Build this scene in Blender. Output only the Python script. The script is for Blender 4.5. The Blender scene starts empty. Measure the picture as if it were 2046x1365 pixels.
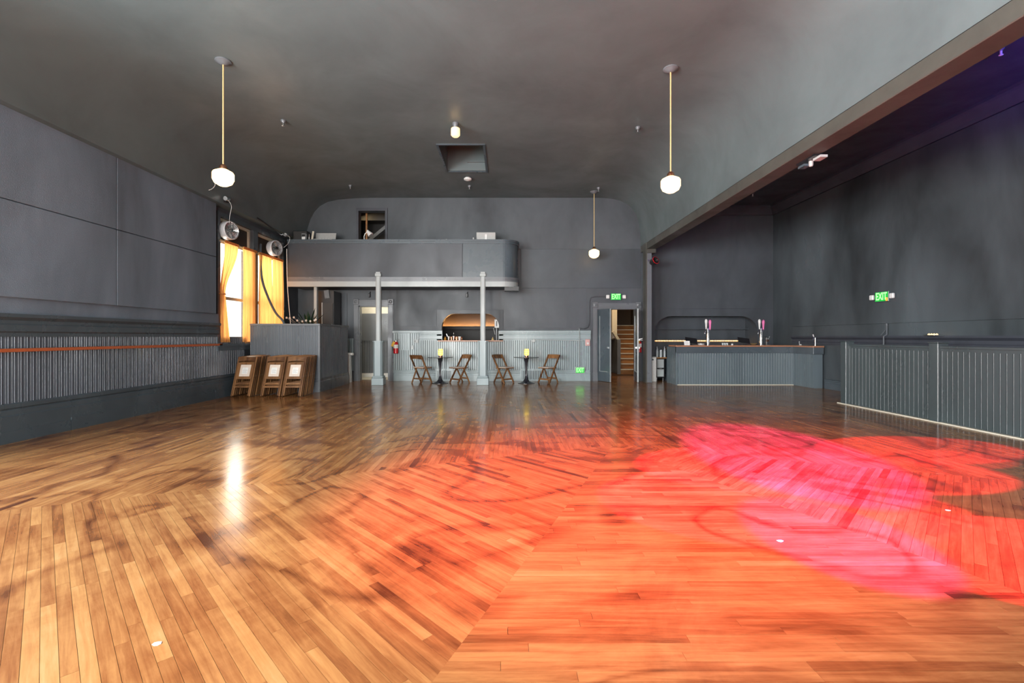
import bpy, bmesh, math, random
from mathutils import Vector, Matrix
random.seed(7)
S = bpy.context.scene
COL = S.collection

# ------------------------------------------------------------------ camera
K, H, CX, CY = 921.0, 1.35, 1009.0, 673.0          # focal length in px, eye height, vanishing point
cam_d = bpy.data.cameras.new('camera')
cam_d.sensor_width = 36.0
cam_d.lens = K / 2046.0 * 36.0
cam_d.shift_x = (1023.0 - CX) / 2046.0
cam_d.shift_y = -(682.5 - CY) / 2046.0
cam_d.clip_start = 0.05
cam = bpy.data.objects.new('camera', cam_d)
cam.location = (0, 0, H)
cam.rotation_euler = (math.pi / 2, 0, 0)
COL.objects.link(cam)
S.camera = cam

# ------------------------------------------------------------------ world, lights, exposure
S.view_settings.view_transform = 'Standard'
S.view_settings.look = 'None'
S.view_settings.gamma = 1.0
S.view_settings.use_curve_mapping = False
S.view_settings.exposure = 0.0
w = bpy.data.worlds.new('daylight'); S.world = w
w.use_nodes = True
w.node_tree.nodes['Background'].inputs[0].default_value = (1.0, 0.96, 0.86, 1)
w.node_tree.nodes['Background'].inputs[1].default_value = 2.6

def area_light(name, loc, normal, sx, sy, power, col=(1, 1, 1)):
    l = bpy.data.lights.new(name, 'AREA'); l.shape = 'RECTANGLE'
    l.size, l.size_y, l.energy, l.color = sx, sy, power, col
    o = bpy.data.objects.new(name, l); COL.objects.link(o)
    o.location = loc
    o.rotation_euler = Vector(normal).to_track_quat('-Z', 'Y').to_euler()
    return o

def spot(name, loc, target, half_deg, power, col, blend=0.2, radius=0.03):
    l = bpy.data.lights.new(name, 'SPOT'); l.energy = power; l.color = col
    l.spot_size = math.radians(half_deg * 2); l.spot_blend = blend; l.shadow_soft_size = radius
    o = bpy.data.objects.new(name, l); COL.objects.link(o)
    o.location = loc
    o.rotation_euler = (Vector(target) - Vector(loc)).to_track_quat('-Z', 'Y').to_euler()
    return o

# daylight from added, unseen openings: tall doors behind the camera, windows near left
DAY = (1.0, 0.985, 0.95)
ADDED_REAR_WIN = [(-5.2, -2.6, 1000), (-1.4, 1.2, 650)]
ADDED_LEFT_WIN = [(-3.6, -1.6, 1750), (-0.2, 1.8, 800), (2.9, 4.6, 300)]
for a, b, p in ADDED_REAR_WIN:
    area_light('added_rear_daylight', ((a + b) / 2, -5.1, 2.1), (0, 1, 0.06), b - a, 3.9, p, DAY)
for a, b, p in ADDED_LEFT_WIN:
    area_light('added_left_daylight', (-6.45, (a + b) / 2, 2.6), (1, 0.1, 0.05), b - a, 2.7, p, (0.95, 0.98, 1.0))
# daylight outside the two curtained windows in view
area_light('street_daylight', (-7.6, 11.65, 2.7), (1, -0.25, -0.12), 3.2, 2.8, 260, (1.0, 0.95, 0.84))

# coloured stage beams from a multi-beam fixture under the ceiling above the frame and one behind the camera
BEAM = Vector((-3.2, 4.4, 5.3))
RED, MAG = (1.0, 0.02, 0.08), (1.0, 0.0, 0.72)
def beam_to(name, src, tip, half, power, col, blend=0.25):
    """aim so that the far rim of the cone lands on the floor at tip"""
    src = Vector(src); v = Vector((tip[0] - src.x, tip[1] - src.y)); rng = v.length; v /= rng
    el = math.atan2(src.z, rng) + math.radians(half); r = src.z / math.tan(el)
    return spot(name, src, (src.x + v.x * r, src.y + v.y * r, 0), half, power, col, blend)
for tx, ty, hf, pw in ((6.25, 5.75, 4.0, 230), (5.6, 5.15, 2.4, 130), (4.95, 4.62, 4.4, 230), (3.6, 3.6, 4.0, 190), (4.6, 2.45, 5.0, 330), (4.0, 4.9, 6.5, 420), (3.3, 3.6, 7.0, 420)):
    beam_to('red_beam', BEAM, (tx, ty), hf, pw * 90, RED, 0.06)
spot('red_wash', (-1.6, 1.0, 5.2), (1.15, 4.3, 0), 25.5, 8800, (1.0, 0.04, 0.05), 1.0, 0.1)
spot('amber_wash', (-2.2, 0.4, 5.2), (-0.3, 3.0, 0), 22, 800, (1.0, 0.36, 0.03), 1.0, 0.1)
beam_to('magenta_beam', (2.1, -1.5, 4.6), (3.5, 7.4), 7.6, 21000, MAG, 0.35)
beam_to('magenta_beam', (2.1, -1.5, 4.6), (2.25, 3.95), 5.0, 10500, MAG, 0.3)
spot('blue_aisle_beam', (6.2, 2.2, 3.6), (7.6, 3.4, 5.39), 50, 4000, (0.05, 0.05, 1.0), 1.0)

# ------------------------------------------------------------------ helpers
def X(px, d): return (px - CX) / K * d
def Z(py, d): return H + (CY - py) / K * d
def FD(py): return K * H / (py - CY)
R = math.radians

class MB:
    """collects shapes; build() links them as ONE mesh object"""
    def __init__(s): s.v, s.f = [], []
    def add(s, vs, fs):
        n = len(s.v); s.v += [tuple(v) for v in vs]; s.f += [tuple(i + n for i in f) for f in fs]; return s
    def box(s, x0, x1, y0, y1, z0, z1, m=None, c=0.0):
        if c > 0: return s.cbox(x0, x1, y0, y1, z0, z1, c, m)
        vs = [(x, y, z) for z in (z0, z1) for y in (y0, y1) for x in (x0, x1)]
        if m: vs = [m @ Vector(v) for v in vs]
        return s.add(vs, [(0, 2, 3, 1), (4, 5, 7, 6), (0, 1, 5, 4), (2, 6, 7, 3), (0, 4, 6, 2), (1, 3, 7, 5)])
    def cbox(s, x0, x1, y0, y1, z0, z1, c, m=None):
        bm = bmesh.new()
        bmesh.ops.create_cube(bm, size=1)
        for v in bm.verts:
            v.co = ((x0 + x1) / 2 + v.co.x * (x1 - x0), (y0 + y1) / 2 + v.co.y * (y1 - y0), (z0 + z1) / 2 + v.co.z * (z1 - z0))
        bmesh.ops.bevel(bm, geom=bm.edges[:], offset=c, segments=1, affect='EDGES')
        bm.verts.index_update()
        vs = [(m @ v.co) if m else v.co.copy() for v in bm.verts]
        fs = [tuple(v.index for v in f.verts) for f in bm.faces]
        bm.free()
        return s.add(vs, fs)
    def bar(s, a, b, w, h, up=(0, 0, 1)):
        """rectangular bar from a to b, w across, h along up"""
        a, b = Vector(a), Vector(b); d = (b - a); L = d.length; d.normalize()
        side = d.cross(Vector(up))
        if side.length < 1e-5: side = d.cross(Vector((1, 0, 0)))
        side.normalize(); u = side.cross(d)
        vs = [p + side * (i * w / 2) + u * (j * h / 2) for p in (a, b) for i, j in ((-1, -1), (1, -1), (1, 1), (-1, 1))]
        return s.add(vs, [(0, 1, 2, 3), (7, 6, 5, 4), (0, 4, 5, 1), (1, 5, 6, 2), (2, 6, 7, 3), (3, 7, 4, 0)])
    def tube(s, pts, r, seg=8):
        pts = [Vector(p) for p in pts]; n = len(pts); vs = []; pu = None
        for i, p in enumerate(pts):
            t = (pts[min(i + 1, n - 1)] - pts[max(i - 1, 0)]).normalized()
            if pu is None:
                pu = t.cross(Vector((0.123, 0.9, 0.4))).normalized()
            a = (pu - t * pu.dot(t)).normalized(); b = t.cross(a); pu = a
            rr = r[i] if isinstance(r, (list, tuple)) else r
            vs += [p + (a * math.cos(2 * math.pi * k / seg) + b * math.sin(2 * math.pi * k / seg)) * rr for k in range(seg)]
        fs = [(i * seg + k, i * seg + (k + 1) % seg, (i + 1) * seg + (k + 1) % seg, (i + 1) * seg + k) for i in range(n - 1) for k in range(seg)]
        fs += [tuple(range(seg))[::-1], tuple((n - 1) * seg + k for k in range(seg))]
        return s.add(vs, fs)
    def lathe(s, prof, c=(0, 0, 0), seg=20, m=None, caps=True):
        """prof: (radius, height) pairs about the local z axis"""
        c = Vector(c); vs = []; n = len(prof)
        for r, h in prof:
            for k in range(seg):
                a = 2 * math.pi * k / seg
                p = Vector((r * math.cos(a), r * math.sin(a), h))
                vs.append(c + (m @ p if m else p))
        fs = [(i * seg + k, i * seg + (k + 1) % seg, (i + 1) * seg + (k + 1) % seg, (i + 1) * seg + k) for i in range(n - 1) for k in range(seg)]
        if caps: fs += [tuple(range(seg))[::-1], tuple((n - 1) * seg + k for k in range(seg))]
        return s.add(vs, fs)
    def prism(s, poly, f0, f1):
        """poly: 2-D points; f0(u, v) and f1(u, v) give the two end positions"""
        n = len(poly)
        vs = [f0(*p) for p in poly] + [f1(*p) for p in poly]
        fs = [tuple(range(n))[::-1], tuple(range(n, 2 * n))] + [(i, (i + 1) % n, (i + 1) % n + n, i + n) for i in range(n)]
        return s.add(vs, fs)
    def px_(s, poly, x0, x1): return s.prism(poly, lambda a, b: (x0, a, b), lambda a, b: (x1, a, b))
    def py_(s, poly, y0, y1): return s.prism(poly, lambda a, b: (a, y0, b), lambda a, b: (a, y1, b))
    def pz_(s, poly, z0, z1): return s.prism(poly, lambda a, b: (a, b, z0), lambda a, b: (a, b, z1))
    def mesh(s, name, mat, smooth=0):
        me = bpy.data.meshes.new(name); me.from_pydata(s.v, [], s.f)
        bm = bmesh.new(); bm.from_mesh(me); bmesh.ops.recalc_face_normals(bm, faces=bm.faces[:]); bm.to_mesh(me); bm.free()
        if mat: me.materials.append(mat)
        if smooth:
            me.polygons.foreach_set('use_smooth', [True] * len(me.polygons))
            me.set_sharp_from_angle(angle=R(smooth))
        me.update(); return me
    def build(s, name, mat, parent=None, smooth=0):
        return link(name, s.mesh(name, mat, smooth), parent)

INV = {}
def link(name, me, parent=None):
    o = bpy.data.objects.new(name, me); COL.objects.link(o)
    if parent:
        o.parent = parent
        if parent.name in INV: o.matrix_parent_inverse = INV[parent.name]
    return o
def tag(o, label=None, cat=None, group=None, kind=None):
    for k, v in (('label', label), ('category', cat), ('group', group), ('kind', kind)):
        if v: o[k] = v
    return o
def thing(name, label, cat, loc=(0, 0, 0), group=None, world=True, kind=None):
    """an Empty at the thing's base; with world=True its parts are modelled in room coordinates"""
    o = bpy.data.objects.new(name, None); COL.objects.link(o); o.location = loc
    o.empty_display_size = 0.1
    if world: INV[o.name] = Matrix.Translation(-Vector(loc))
    return tag(o, label, cat, group, kind)
def copy_tree(o, parent=None):
    c = o.copy(); COL.objects.link(c)
    if parent: c.parent = parent
    for ch in list(o.children): copy_tree(ch, c)
    return c
def text_mesh(txt, size, depth, mat, name='lettering'):
    cu = bpy.data.curves.new(name, 'FONT'); cu.body = txt; cu.size = size; cu.extrude = depth
    cu.align_x = 'CENTER'; cu.align_y = 'CENTER'; cu.offset = size * 0.02
    t = bpy.data.objects.new(name, cu); COL.objects.link(t)
    dg = bpy.context.evaluated_depsgraph_get()
    me = bpy.data.meshes.new_from_object(t.evaluated_get(dg))
    bpy.data.objects.remove(t); me.materials.clear(); me.materials.append(mat); me.name = name
    return me
def arc(cx, cy, rx, ry, a0, a1, n):
    return [(cx + rx * math.cos(R(a0 + (a1 - a0) * i / n)), cy + ry * math.sin(R(a0 + (a1 - a0) * i / n))) for i in range(n + 1)]

# ------------------------------------------------------------------ materials
def new_mat(name):
    m = bpy.data.materials.new(name); m.use_nodes = True
    nt = m.node_tree; return m, nt, nt.nodes['Principled BSDF']
def node(nt, t, **kw):
    n = nt.nodes.new(t)
    for k, v in kw.items():
        if k in n.inputs: n.inputs[k].default_value = v
        else: setattr(n, k, v)
    return n
def plain(name, col, rough=0.5, metal=0.0, spec=0.5, noise=0.12, scale=25):
    m, nt, b = new_mat(name)
    tc = node(nt, 'ShaderNodeTexCoord')
    nz = node(nt, 'ShaderNodeTexNoise', Scale=scale, Detail=3.0)
    nt.links.new(tc.outputs['Object'], nz.inputs['Vector'])
    mr = node(nt, 'ShaderNodeMapRange'); mr.inputs[3].default_value = 1 - noise; mr.inputs[4].default_value = 1 + noise
    nt.links.new(nz.outputs['Fac'], mr.inputs[0])
    mx = node(nt, 'ShaderNodeMix', data_type='RGBA', blend_type='MULTIPLY'); mx.inputs[0].default_value = 1
    mx.inputs[6].default_value = (*col, 1)
    nt.links.new(mr.outputs[0], mx.inputs[7]); nt.links.new(mx.outputs[2], b.inputs['Base Color'])
    b.inputs['Roughness'].default_value = rough; b.inputs['Metallic'].default_value = metal
    b.inputs['Specular IOR Level'].default_value = spec
    return m
def paint(name, col, rough=0.5, blotch=0.25, bump=0.15, bscale=90, streak=1.0, scale=1.3):
    """brushed wall paint: cloudy patches put blotchy sheen into the colour (stretched upright by streak), fine roller texture"""
    m, nt, b = new_mat(name); L = nt.links.new
    g = node(nt, 'ShaderNodeNewGeometry')
    mp = node(nt, 'ShaderNodeMapping'); mp.inputs['Scale'].default_value = (1, 1, 1 / streak)
    L(g.outputs['Position'], mp.inputs['Vector'])
    n1 = node(nt, 'ShaderNodeTexNoise', Scale=scale, Detail=5.0, Roughness=0.6, Distortion=0.4)
    L(mp.outputs[0], n1.inputs['Vector'])
    n2 = node(nt, 'ShaderNodeTexNoise', Scale=bscale, Detail=3.0); L(g.outputs['Position'], n2.inputs['Vector'])
    mr = node(nt, 'ShaderNodeMapRange'); mr.inputs[1].default_value = 0.3; mr.inputs[2].default_value = 0.7
    mr.inputs[3].default_value = 1 - blotch; mr.inputs[4].default_value = 1 + blotch  # lighter patches carry the blotchy wall sheen in the colour
    L(n1.outputs['Fac'], mr.inputs[0])
    mx = node(nt, 'ShaderNodeMix', data_type='RGBA', blend_type='MULTIPLY'); mx.inputs[0].default_value = 1
    mx.inputs[6].default_value = (*col, 1); L(mr.outputs[0], mx.inputs[7]); L(mx.outputs[2], b.inputs['Base Color'])
    m2 = node(nt, 'ShaderNodeMapRange'); m2.inputs[1].default_value = 0.3; m2.inputs[2].default_value = 0.7
    m2.inputs[3].default_value = rough + 0.14; m2.inputs[4].default_value = rough - 0.1
    L(n1.outputs['Fac'], m2.inputs[0]); L(m2.outputs[0], b.inputs['Roughness'])
    bp = node(nt, 'ShaderNodeBump', Strength=bump, Distance=0.004); L(n2.outputs['Fac'], bp.inputs['Height']); L(bp.outputs[0], b.inputs['Normal'])
    return m
def emit(name, col, strength):
    m, nt, b = new_mat(name)
    b.inputs['Base Color'].default_value = (*col, 1)
    b.inputs['Emission Color'].default_value = (*col, 1); b.inputs['Emission Strength'].default_value = strength
    return m
def glass(name, tint=(0.9, 0.95, 0.95), alpha=0.2, rough=0.05):
    m, nt, b = new_mat(name)
    b.inputs['Base Color'].default_value = (*tint, 1); b.inputs['Roughness'].default_value = rough
    tr = node(nt, 'ShaderNodeBsdfTransparent'); tr.inputs[0].default_value = (*tint, 1)
    mx = node(nt, 'ShaderNodeMixShader'); mx.inputs[0].default_value = alpha
    nt.links.new(tr.outputs[0], mx.inputs[1]); nt.links.new(b.outputs[0], mx.inputs[2])
    nt.links.new(mx.outputs[0], nt.nodes['Material Output'].inputs['Surface'])
    return m
def wood(name, dark, light, rough=0.4, scale=14, axis=(1, 1, 0.12)):
    m, nt, b = new_mat(name); L = nt.links.new
    tc = node(nt, 'ShaderNodeTexCoord'); mp = node(nt, 'ShaderNodeMapping'); mp.inputs['Scale'].default_value = axis
    L(tc.outputs['Object'], mp.inputs['Vector'])
    n1 = node(nt, 'ShaderNodeTexNoise', Scale=scale, Detail=6.0, Roughness=0.65, Distortion=0.6); L(mp.outputs[0], n1.inputs['Vector'])
    oi = node(nt, 'ShaderNodeObjectInfo')
    ad = node(nt, 'ShaderNodeMath', operation='MULTIPLY_ADD'); L(oi.outputs['Random'], ad.inputs[0]); ad.inputs[1].default_value = 0.3; L(n1.outputs['Fac'], ad.inputs[2])
    cr = node(nt, 'ShaderNodeMapRange'); cr.inputs[1].default_value = 0.4; cr.inputs[2].default_value = 0.9; L(ad.outputs[0], cr.inputs[0])
    mx = node(nt, 'ShaderNodeMix', data_type='RGBA'); mx.inputs[6].default_value = (*dark, 1); mx.inputs[7].default_value = (*light, 1)
    L(cr.outputs[0], mx.inputs[0]); L(mx.outputs[2], b.inputs['Base Color'])
    b.inputs['Roughness'].default_value = rough
    return m
def floor_wood(name):
    """varnished maple strips: per-strip tone, grain along the strip, worn and mopped patches"""
    m, nt, b = new_mat(name); L = nt.links.new
    at = node(nt, 'ShaderNodeAttribute', attribute_name='tint')
    uv = node(nt, 'ShaderNodeUVMap', uv_map='UVMap')
    mp = node(nt, 'ShaderNodeMapping'); mp.inputs['Scale'].default_value = (2.2, 26, 1); L(uv.outputs[0], mp.inputs['Vector'])
    gr = node(nt, 'ShaderNodeTexNoise', Scale=1.0, Detail=5.0, Roughness=0.65, Distortion=0.5); L(mp.outputs[0], gr.inputs['Vector'])
    g = node(nt, 'ShaderNodeNewGeometry')
    wr = node(nt, 'ShaderNodeTexNoise', Scale=0.75, Detail=6.0, Roughness=0.62, Distortion=2.2); L(g.outputs['Position'], wr.inputs['Vector'])
    mk = node(nt, 'ShaderNodeTexNoise', Scale=0.42, Detail=1.5, Roughness=0.4, Distortion=2.5); L(g.outputs['Position'], mk.inputs['Vector'])
    # thin curved mop / drag marks where the low noise crosses its middle
    a1 = node(nt, 'ShaderNodeMath', operation='SUBTRACT'); L(mk.outputs['Fac'], a1.inputs[0]); a1.inputs[1].default_value = 0.5
    a2 = node(nt, 'ShaderNodeMath', operation='ABSOLUTE'); L(a1.outputs[0], a2.inputs[0])
    a3 = node(nt, 'ShaderNodeMapRange'); a3.inputs[1].default_value = 0.0; a3.inputs[2].default_value = 0.05; a3.inputs[3].default_value = 0.2; a3.inputs[4].default_value = 0.0
    L(a2.outputs[0], a3.inputs[0])
    s1 = node(nt, 'ShaderNodeMath', operation='MULTIPLY_ADD'); L(gr.outputs['Fac'], s1.inputs[0]); s1.inputs[1].default_value = 0.6; L(at.outputs['Fac'], s1.inputs[2])
    s2 = node(nt, 'ShaderNodeMath', operation='MULTIPLY_ADD'); L(wr.outputs['Fac'], s2.inputs[0]); s2.inputs[1].default_value = 0.6; L(s1.outputs[0], s2.inputs[2])
    s3 = node(nt, 'ShaderNodeMath', operation='SUBTRACT'); L(s2.outputs[0], s3.inputs[0]); L(a3.outputs[0], s3.inputs[1])
    cr = node(nt, 'ShaderNodeValToRGB'); e = cr.color_ramp.elements
    e[0].position, e[0].color = 0.12, (0.072, 0.022, 0.009, 1)
    e[1].position, e[1].color = 0.92, (0.43, 0.265, 0.122, 1)
    q = cr.color_ramp.elements.new(0.38); q.color = (0.21, 0.082, 0.028, 1)
    q = cr.color_ramp.elements.new(0.62); q.color = (0.34, 0.168, 0.061, 1)
    nm = node(nt, 'ShaderNodeMapRange'); nm.inputs[1].default_value = 0.12; nm.inputs[2].default_value = 1.08; L(s3.outputs[0], nm.inputs[0])
    L(nm.outputs[0], cr.inputs[0]); L(cr.outputs[0], b.inputs['Base Color'])
    rr = node(nt, 'ShaderNodeMapRange'); rr.inputs[1].default_value = 0.3; rr.inputs[2].default_value = 0.75; rr.inputs[3].default_value = 0.13; rr.inputs[4].default_value = 0.27
    L(wr.outputs['Fac'], rr.inputs[0]); L(rr.outputs[0], b.inputs['Roughness'])
    b.inputs['Specular IOR Level'].default_value = 0.4
    bp = node(nt, 'ShaderNodeBump', Strength=0.05, Distance=0.002); L(gr.outputs['Fac'], bp.inputs['Height']); L(bp.outputs[0], b.inputs['Normal'])
    return m

M = dict(
    wall=paint('charcoal_wall_paint', (0.062, 0.071, 0.082), 0.5, 0.3, 0.3, 120, 2.2, 0.9),
    panel=paint('stippled_panel_paint', (0.15, 0.187, 0.235), 0.36, 0.5, 1.0, 110, 2.5, 0.6),
    ceiling=paint('grey_ceiling_paint', (0.112, 0.138, 0.142), 0.46, 0.18, 0.12, 60, 1.0, 0.7),
    bpanel=paint('back_sheet_paint', (0.054, 0.064, 0.076), 0.45, 0.25, 0.4, 140, 1.5, 0.9),
    balp=paint('balcony_paint', (0.044, 0.050, 0.062), 0.42, 0.25, 0.4, 140, 1.5, 0.9),
    rpanel=paint('right_wall_paint', (0.060, 0.072, 0.080), 0.36, 0.6, 0.6, 120, 2.8, 0.6),
    soffit=paint('black_soffit_paint', (0.048, 0.052, 0.066), 0.5, 0.2),
    wains=paint('front_lit_wainscot_paint', (0.29, 0.355, 0.37), 0.30, 0.12, 0.05, 60, 4.0),  # front light on the back wainscot put into a paler base colour
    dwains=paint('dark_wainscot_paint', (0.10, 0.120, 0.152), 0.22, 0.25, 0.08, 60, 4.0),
    bar=paint('slate_bar_paint', (0.125, 0.16, 0.178), 0.22, 0.15, 0.05, 60, 4.0),
    part=paint('green_black_partition_paint', (0.052, 0.066, 0.070), 0.2, 0.2, 0.05, 60, 3.0),
    trim=paint('front_lit_trim_paint', (0.36, 0.39, 0.39), 0.34, 0.1, 0.04),  # light on the columns and back trim put into a paler tone
    dtrim=paint('slate_trim_paint', (0.072, 0.092, 0.108), 0.28, 0.2, 0.05),
    gtrim=paint('grey_door_trim_paint', (0.135, 0.145, 0.158), 0.32, 0.15, 0.05),
    beam=paint('olive_black_beam_paint', (0.070, 0.068, 0.058), 0.4, 0.2, 0.1),
    booth=paint('dark_plum_grey_paint', (0.115, 0.130, 0.150), 0.24, 0.15, 0.05, 60, 4.0),
    black=plain('black_plastic', (0.012, 0.012, 0.014), 0.35),
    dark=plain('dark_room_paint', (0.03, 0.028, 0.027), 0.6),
    brown=plain('brown_hall_paint', (0.075, 0.052, 0.035), 0.55),
    white=plain('white_plastic', (0.75, 0.75, 0.73), 0.4),
    cream=plain('cream_paint', (0.62, 0.58, 0.47), 0.5),
    silver=plain('brushed_silver', (0.62, 0.63, 0.64), 0.28, 1.0),
    fanshell=plain('fan_shell', (0.62, 0.63, 0.66), 0.3),
    chrome=plain('chrome', (0.8, 0.8, 0.8), 0.1, 1.0),
    grey=plain('light_grey_plastic', (0.42, 0.42, 0.41), 0.4),
    red=plain('red_enamel', (0.55, 0.012, 0.02), 0.25),
    yellow=plain('yellow_tag', (0.75, 0.45, 0.03), 0.5),
    orange=plain('orange_rail_paint', (0.50, 0.125, 0.045), 0.4),
    copper=plain('copper_counter', (0.42, 0.19, 0.105), 0.3),
    copperm=plain('copper_metal', (0.75, 0.35, 0.2), 0.25, 1.0),
    amber=glass('amber_glass', (0.7, 0.35, 0.05), 0.5),
    clear=glass('clear_glass', (0.92, 0.96, 0.97), 0.28),
    pane=glass('window_glass', (0.97, 0.97, 0.95), 0.08),
    pink=plain('pink_cloth', (0.75, 0.1, 0.32), 0.7),
    pinkh=plain('pink_handle', (0.8, 0.18, 0.42), 0.35),
    leaf=plain('dark_leaf', (0.012, 0.035, 0.014), 0.45),
    paper=plain('white_paper', (0.82, 0.82, 0.8), 0.7),
    rope=plain('gold_cord', (0.62, 0.45, 0.2), 0.6),
    chair=wood('walnut_chair_wood', (0.075, 0.030, 0.012), (0.29, 0.14, 0.055), 0.35),
    pad=plain('ivory_seat_pad', (0.72, 0.62, 0.54), 0.5),
    stair=wood('stair_wood', (0.16, 0.06, 0.018), (0.42, 0.19, 0.06), 0.35, 10, (0.2, 1, 1)),
    tulip=plain('black_table_lacquer', (0.02, 0.02, 0.025), 0.15),
    wind=plain('painted_sash', (0.55, 0.52, 0.42), 0.5),
    globe=emit('lit_opal_globe', (1.0, 0.66, 0.30), 4.5),
    globed=emit('dim_opal_globe', (1.0, 0.66, 0.30), 1.6),
    votive=emit('lit_yellow_glass', (1.0, 0.72, 0.10), 3.2),
    green=emit('lit_green_sign', (0.015, 0.45, 0.05), 0.45),
    greenl=emit('lit_green_letters', (0.35, 1.0, 0.32), 1.0),
    led=emit('warm_led', (1.0, 0.52, 0.18), 90),
    ledp=emit('warm_led_dots', (1.0, 0.55, 0.2), 4),
    plank=floor_wood('varnished_maple'),
    base=plain('dark_subfloor', (0.06, 0.025, 0.012), 0.5),
)
# translucent orange curtain cloth
def cloth(name, col):
    m, nt, b = new_mat(name); L = nt.links.new
    tc = node(nt, 'ShaderNodeTexCoord'); n1 = node(nt, 'ShaderNodeTexWave', Scale=9.0, Distortion=1.5); L(tc.outputs['Object'], n1.inputs['Vector'])
    mr = node(nt, 'ShaderNodeMapRange'); mr.inputs[3].default_value = 0.82; mr.inputs[4].default_value = 1.05; L(n1.outputs['Fac'], mr.inputs[0])
    mx = node(nt, 'ShaderNodeMix', data_type='RGBA', blend_type='MULTIPLY'); mx.inputs[0].default_value = 1; mx.inputs[6].default_value = (*col, 1); L(mr.outputs[0], mx.inputs[7])
    b.inputs['Roughness'].default_value = 0.9; L(mx.outputs[2], b.inputs['Base Color'])
    t = node(nt, 'ShaderNodeBsdfTranslucent'); L(mx.outputs[2], t.inputs[0])
    ms = node(nt, 'ShaderNodeMixShader'); ms.inputs[0].default_value = 0.55
    L(b.outputs[0], ms.inputs[1]); L(t.outputs[0], ms.inputs[2]); L(ms.outputs[0], nt.nodes['Material Output'].inputs['Surface'])
    return m
M['curtain'] = cloth('orange_curtain_cloth', (0.82, 0.38, 0.12))
M['curtainp'] = cloth('straw_curtain_cloth', (0.72, 0.55, 0.30))

# ------------------------------------------------------------------ room shell
XL, XR, YB, YA, YN = -6.33, 8.35, 14.1, 14.35, -5.0
ZC, ZAC = 5.6, 5.39                       # hall ceiling, side-aisle ceiling
XB0, XB1 = 4.15, 4.44                     # beam between hall and side aisle

def cells(mb, us, zs, holes, put):
    us = sorted(set(us + [h[i] for h in holes for i in (0, 1)])); zs = sorted(set(zs + [h[i] for h in holes for i in (2, 3)]))
    for a, b in zip(us, us[1:]):
        for c, d in zip(zs, zs[1:]):
            mu, mz = (a + b) / 2, (c + d) / 2
            if not any(h[0] < mu < h[1] and h[2] < mz < h[3] for h in holes): put(a, b, c, d)

# ---- floor: dark subfloor and strip planks laid in rink fashion (mitred fan at the near end)
fl = tag(MB().box(XL - .3, XR + .3, YN - .3, YA + .2, -0.12, -0.008).build('floor', M['base']),
         'varnished orange maple strip floor of the empty dance hall', 'floor', kind='structure')
def clip(poly, nx, ny, c):
    out = []
    for i, p in enumerate(poly):
        q = poly[(i + 1) % len(poly)]
        dp, dq = nx * p[0] + ny * p[1] - c, nx * q[0] + ny * q[1] - c
        if dp <= 0: out.append(p)
        if dp * dq < 0:
            t = dp / (dp - dq); out.append((p[0] + t * (q[0] - p[0]), p[1] + t * (q[1] - p[1])))
    return out
def area2(p): return abs(sum(p[i][0] * p[(i + 1) % len(p)][1] - p[(i + 1) % len(p)][0] * p[i][1] for i in range(len(p)))) / 2
FC = (1.35, 5.75); T8 = math.tan(R(22.5)); PW = 0.0572
room = [(-1, 0, -XL), (1, 0, XR), (0, -1, -YN), (0, 1, YA)]
def hp(nx, ny, px, py): return (nx, ny, nx * px + ny * py)
sectors = [
    (0, [hp(-1, -T8, *FC), hp(1, -T8, *FC), hp(0, 1, *FC)]),                      # across, in front
    (135, [hp(1, -T8, *FC), hp(-T8, 1, *FC)]),                                    # left diagonal (below the seam)
    (45, [hp(1, T8, *FC), hp(T8, 1, *FC)]),                                     # right diagonal
    (90, [hp(1, 0, *FC), hp(T8, -1, *FC)]),                                      # lengthwise, left
    (90, [hp(-1, 0, *FC), hp(-T8, -1, *FC)]),                                    # lengthwise, right
]
# orient each half plane so that a sample point of its sector is inside
samples = [(FC[0], FC[1] - 3), (FC[0] - 2.5, FC[1] - 2.5), (FC[0] + 2.5, FC[1] - 2.5), (FC[0] - 3, FC[1] + 1), (FC[0] + 3, FC[1] + 1)]
planks = []
rp = random.Random(11)
for (deg, hps), sm in zip(sectors, samples):
    hps = [(n if n[0] * sm[0] + n[1] * sm[1] <= n[2] else (-n[0], -n[1], -n[2])) for n in hps] + room
    u = (math.cos(R(deg)), math.sin(R(deg))); v = (-u[1], u[0])
    for row in range(-400, 400):
        c = (row + 0.5) * PW
        s = -22 + rp.random() * 1.5
        while s < 22:
            L = rp.uniform(0.55, 1.7); g = 0.0008
            a, b = s + g, s + L - g
            q = [(a, c - PW / 2 + g), (b, c - PW / 2 + g), (b, c + PW / 2 - g), (a, c + PW / 2 - g)]
            poly = [(FC[0] + p * u[0] + r * v[0], FC[1] + p * u[1] + r * v[1]) for p, r in q]
            mx = sum(p[0] for p in poly) / 4; my = sum(p[1] for p in poly) / 4
            s += L
            if mx < XL - 2 or mx > XR + 2 or my < YN - 2 or my > YA + 2: continue
            for n in hps:
                poly = clip(poly, *n)
                if len(poly) < 3: break
            if len(poly) >= 3 and area2(poly) > 0.0008:
                planks.append((poly, u, v))
def proj_area(poly):
    if min(p[1] for p in poly) < 1.3: return 0.0
    q = [(CX + K * p[0] / p[1], CY + K * H / p[1]) for p in poly]
    mx = sum(p[0] for p in q) / len(q); my = sum(p[1] for p in q) / len(q)
    if mx < 0 or mx > 2046 or my > 1365: return 0.0
    q = [(min(max(a, 0), 2046), min(b, 1365)) for a, b in q]
    return area2(q)
order = sorted(range(len(planks)), key=lambda i: -proj_area(planks[i][0]))
big = set(order[:300])
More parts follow.
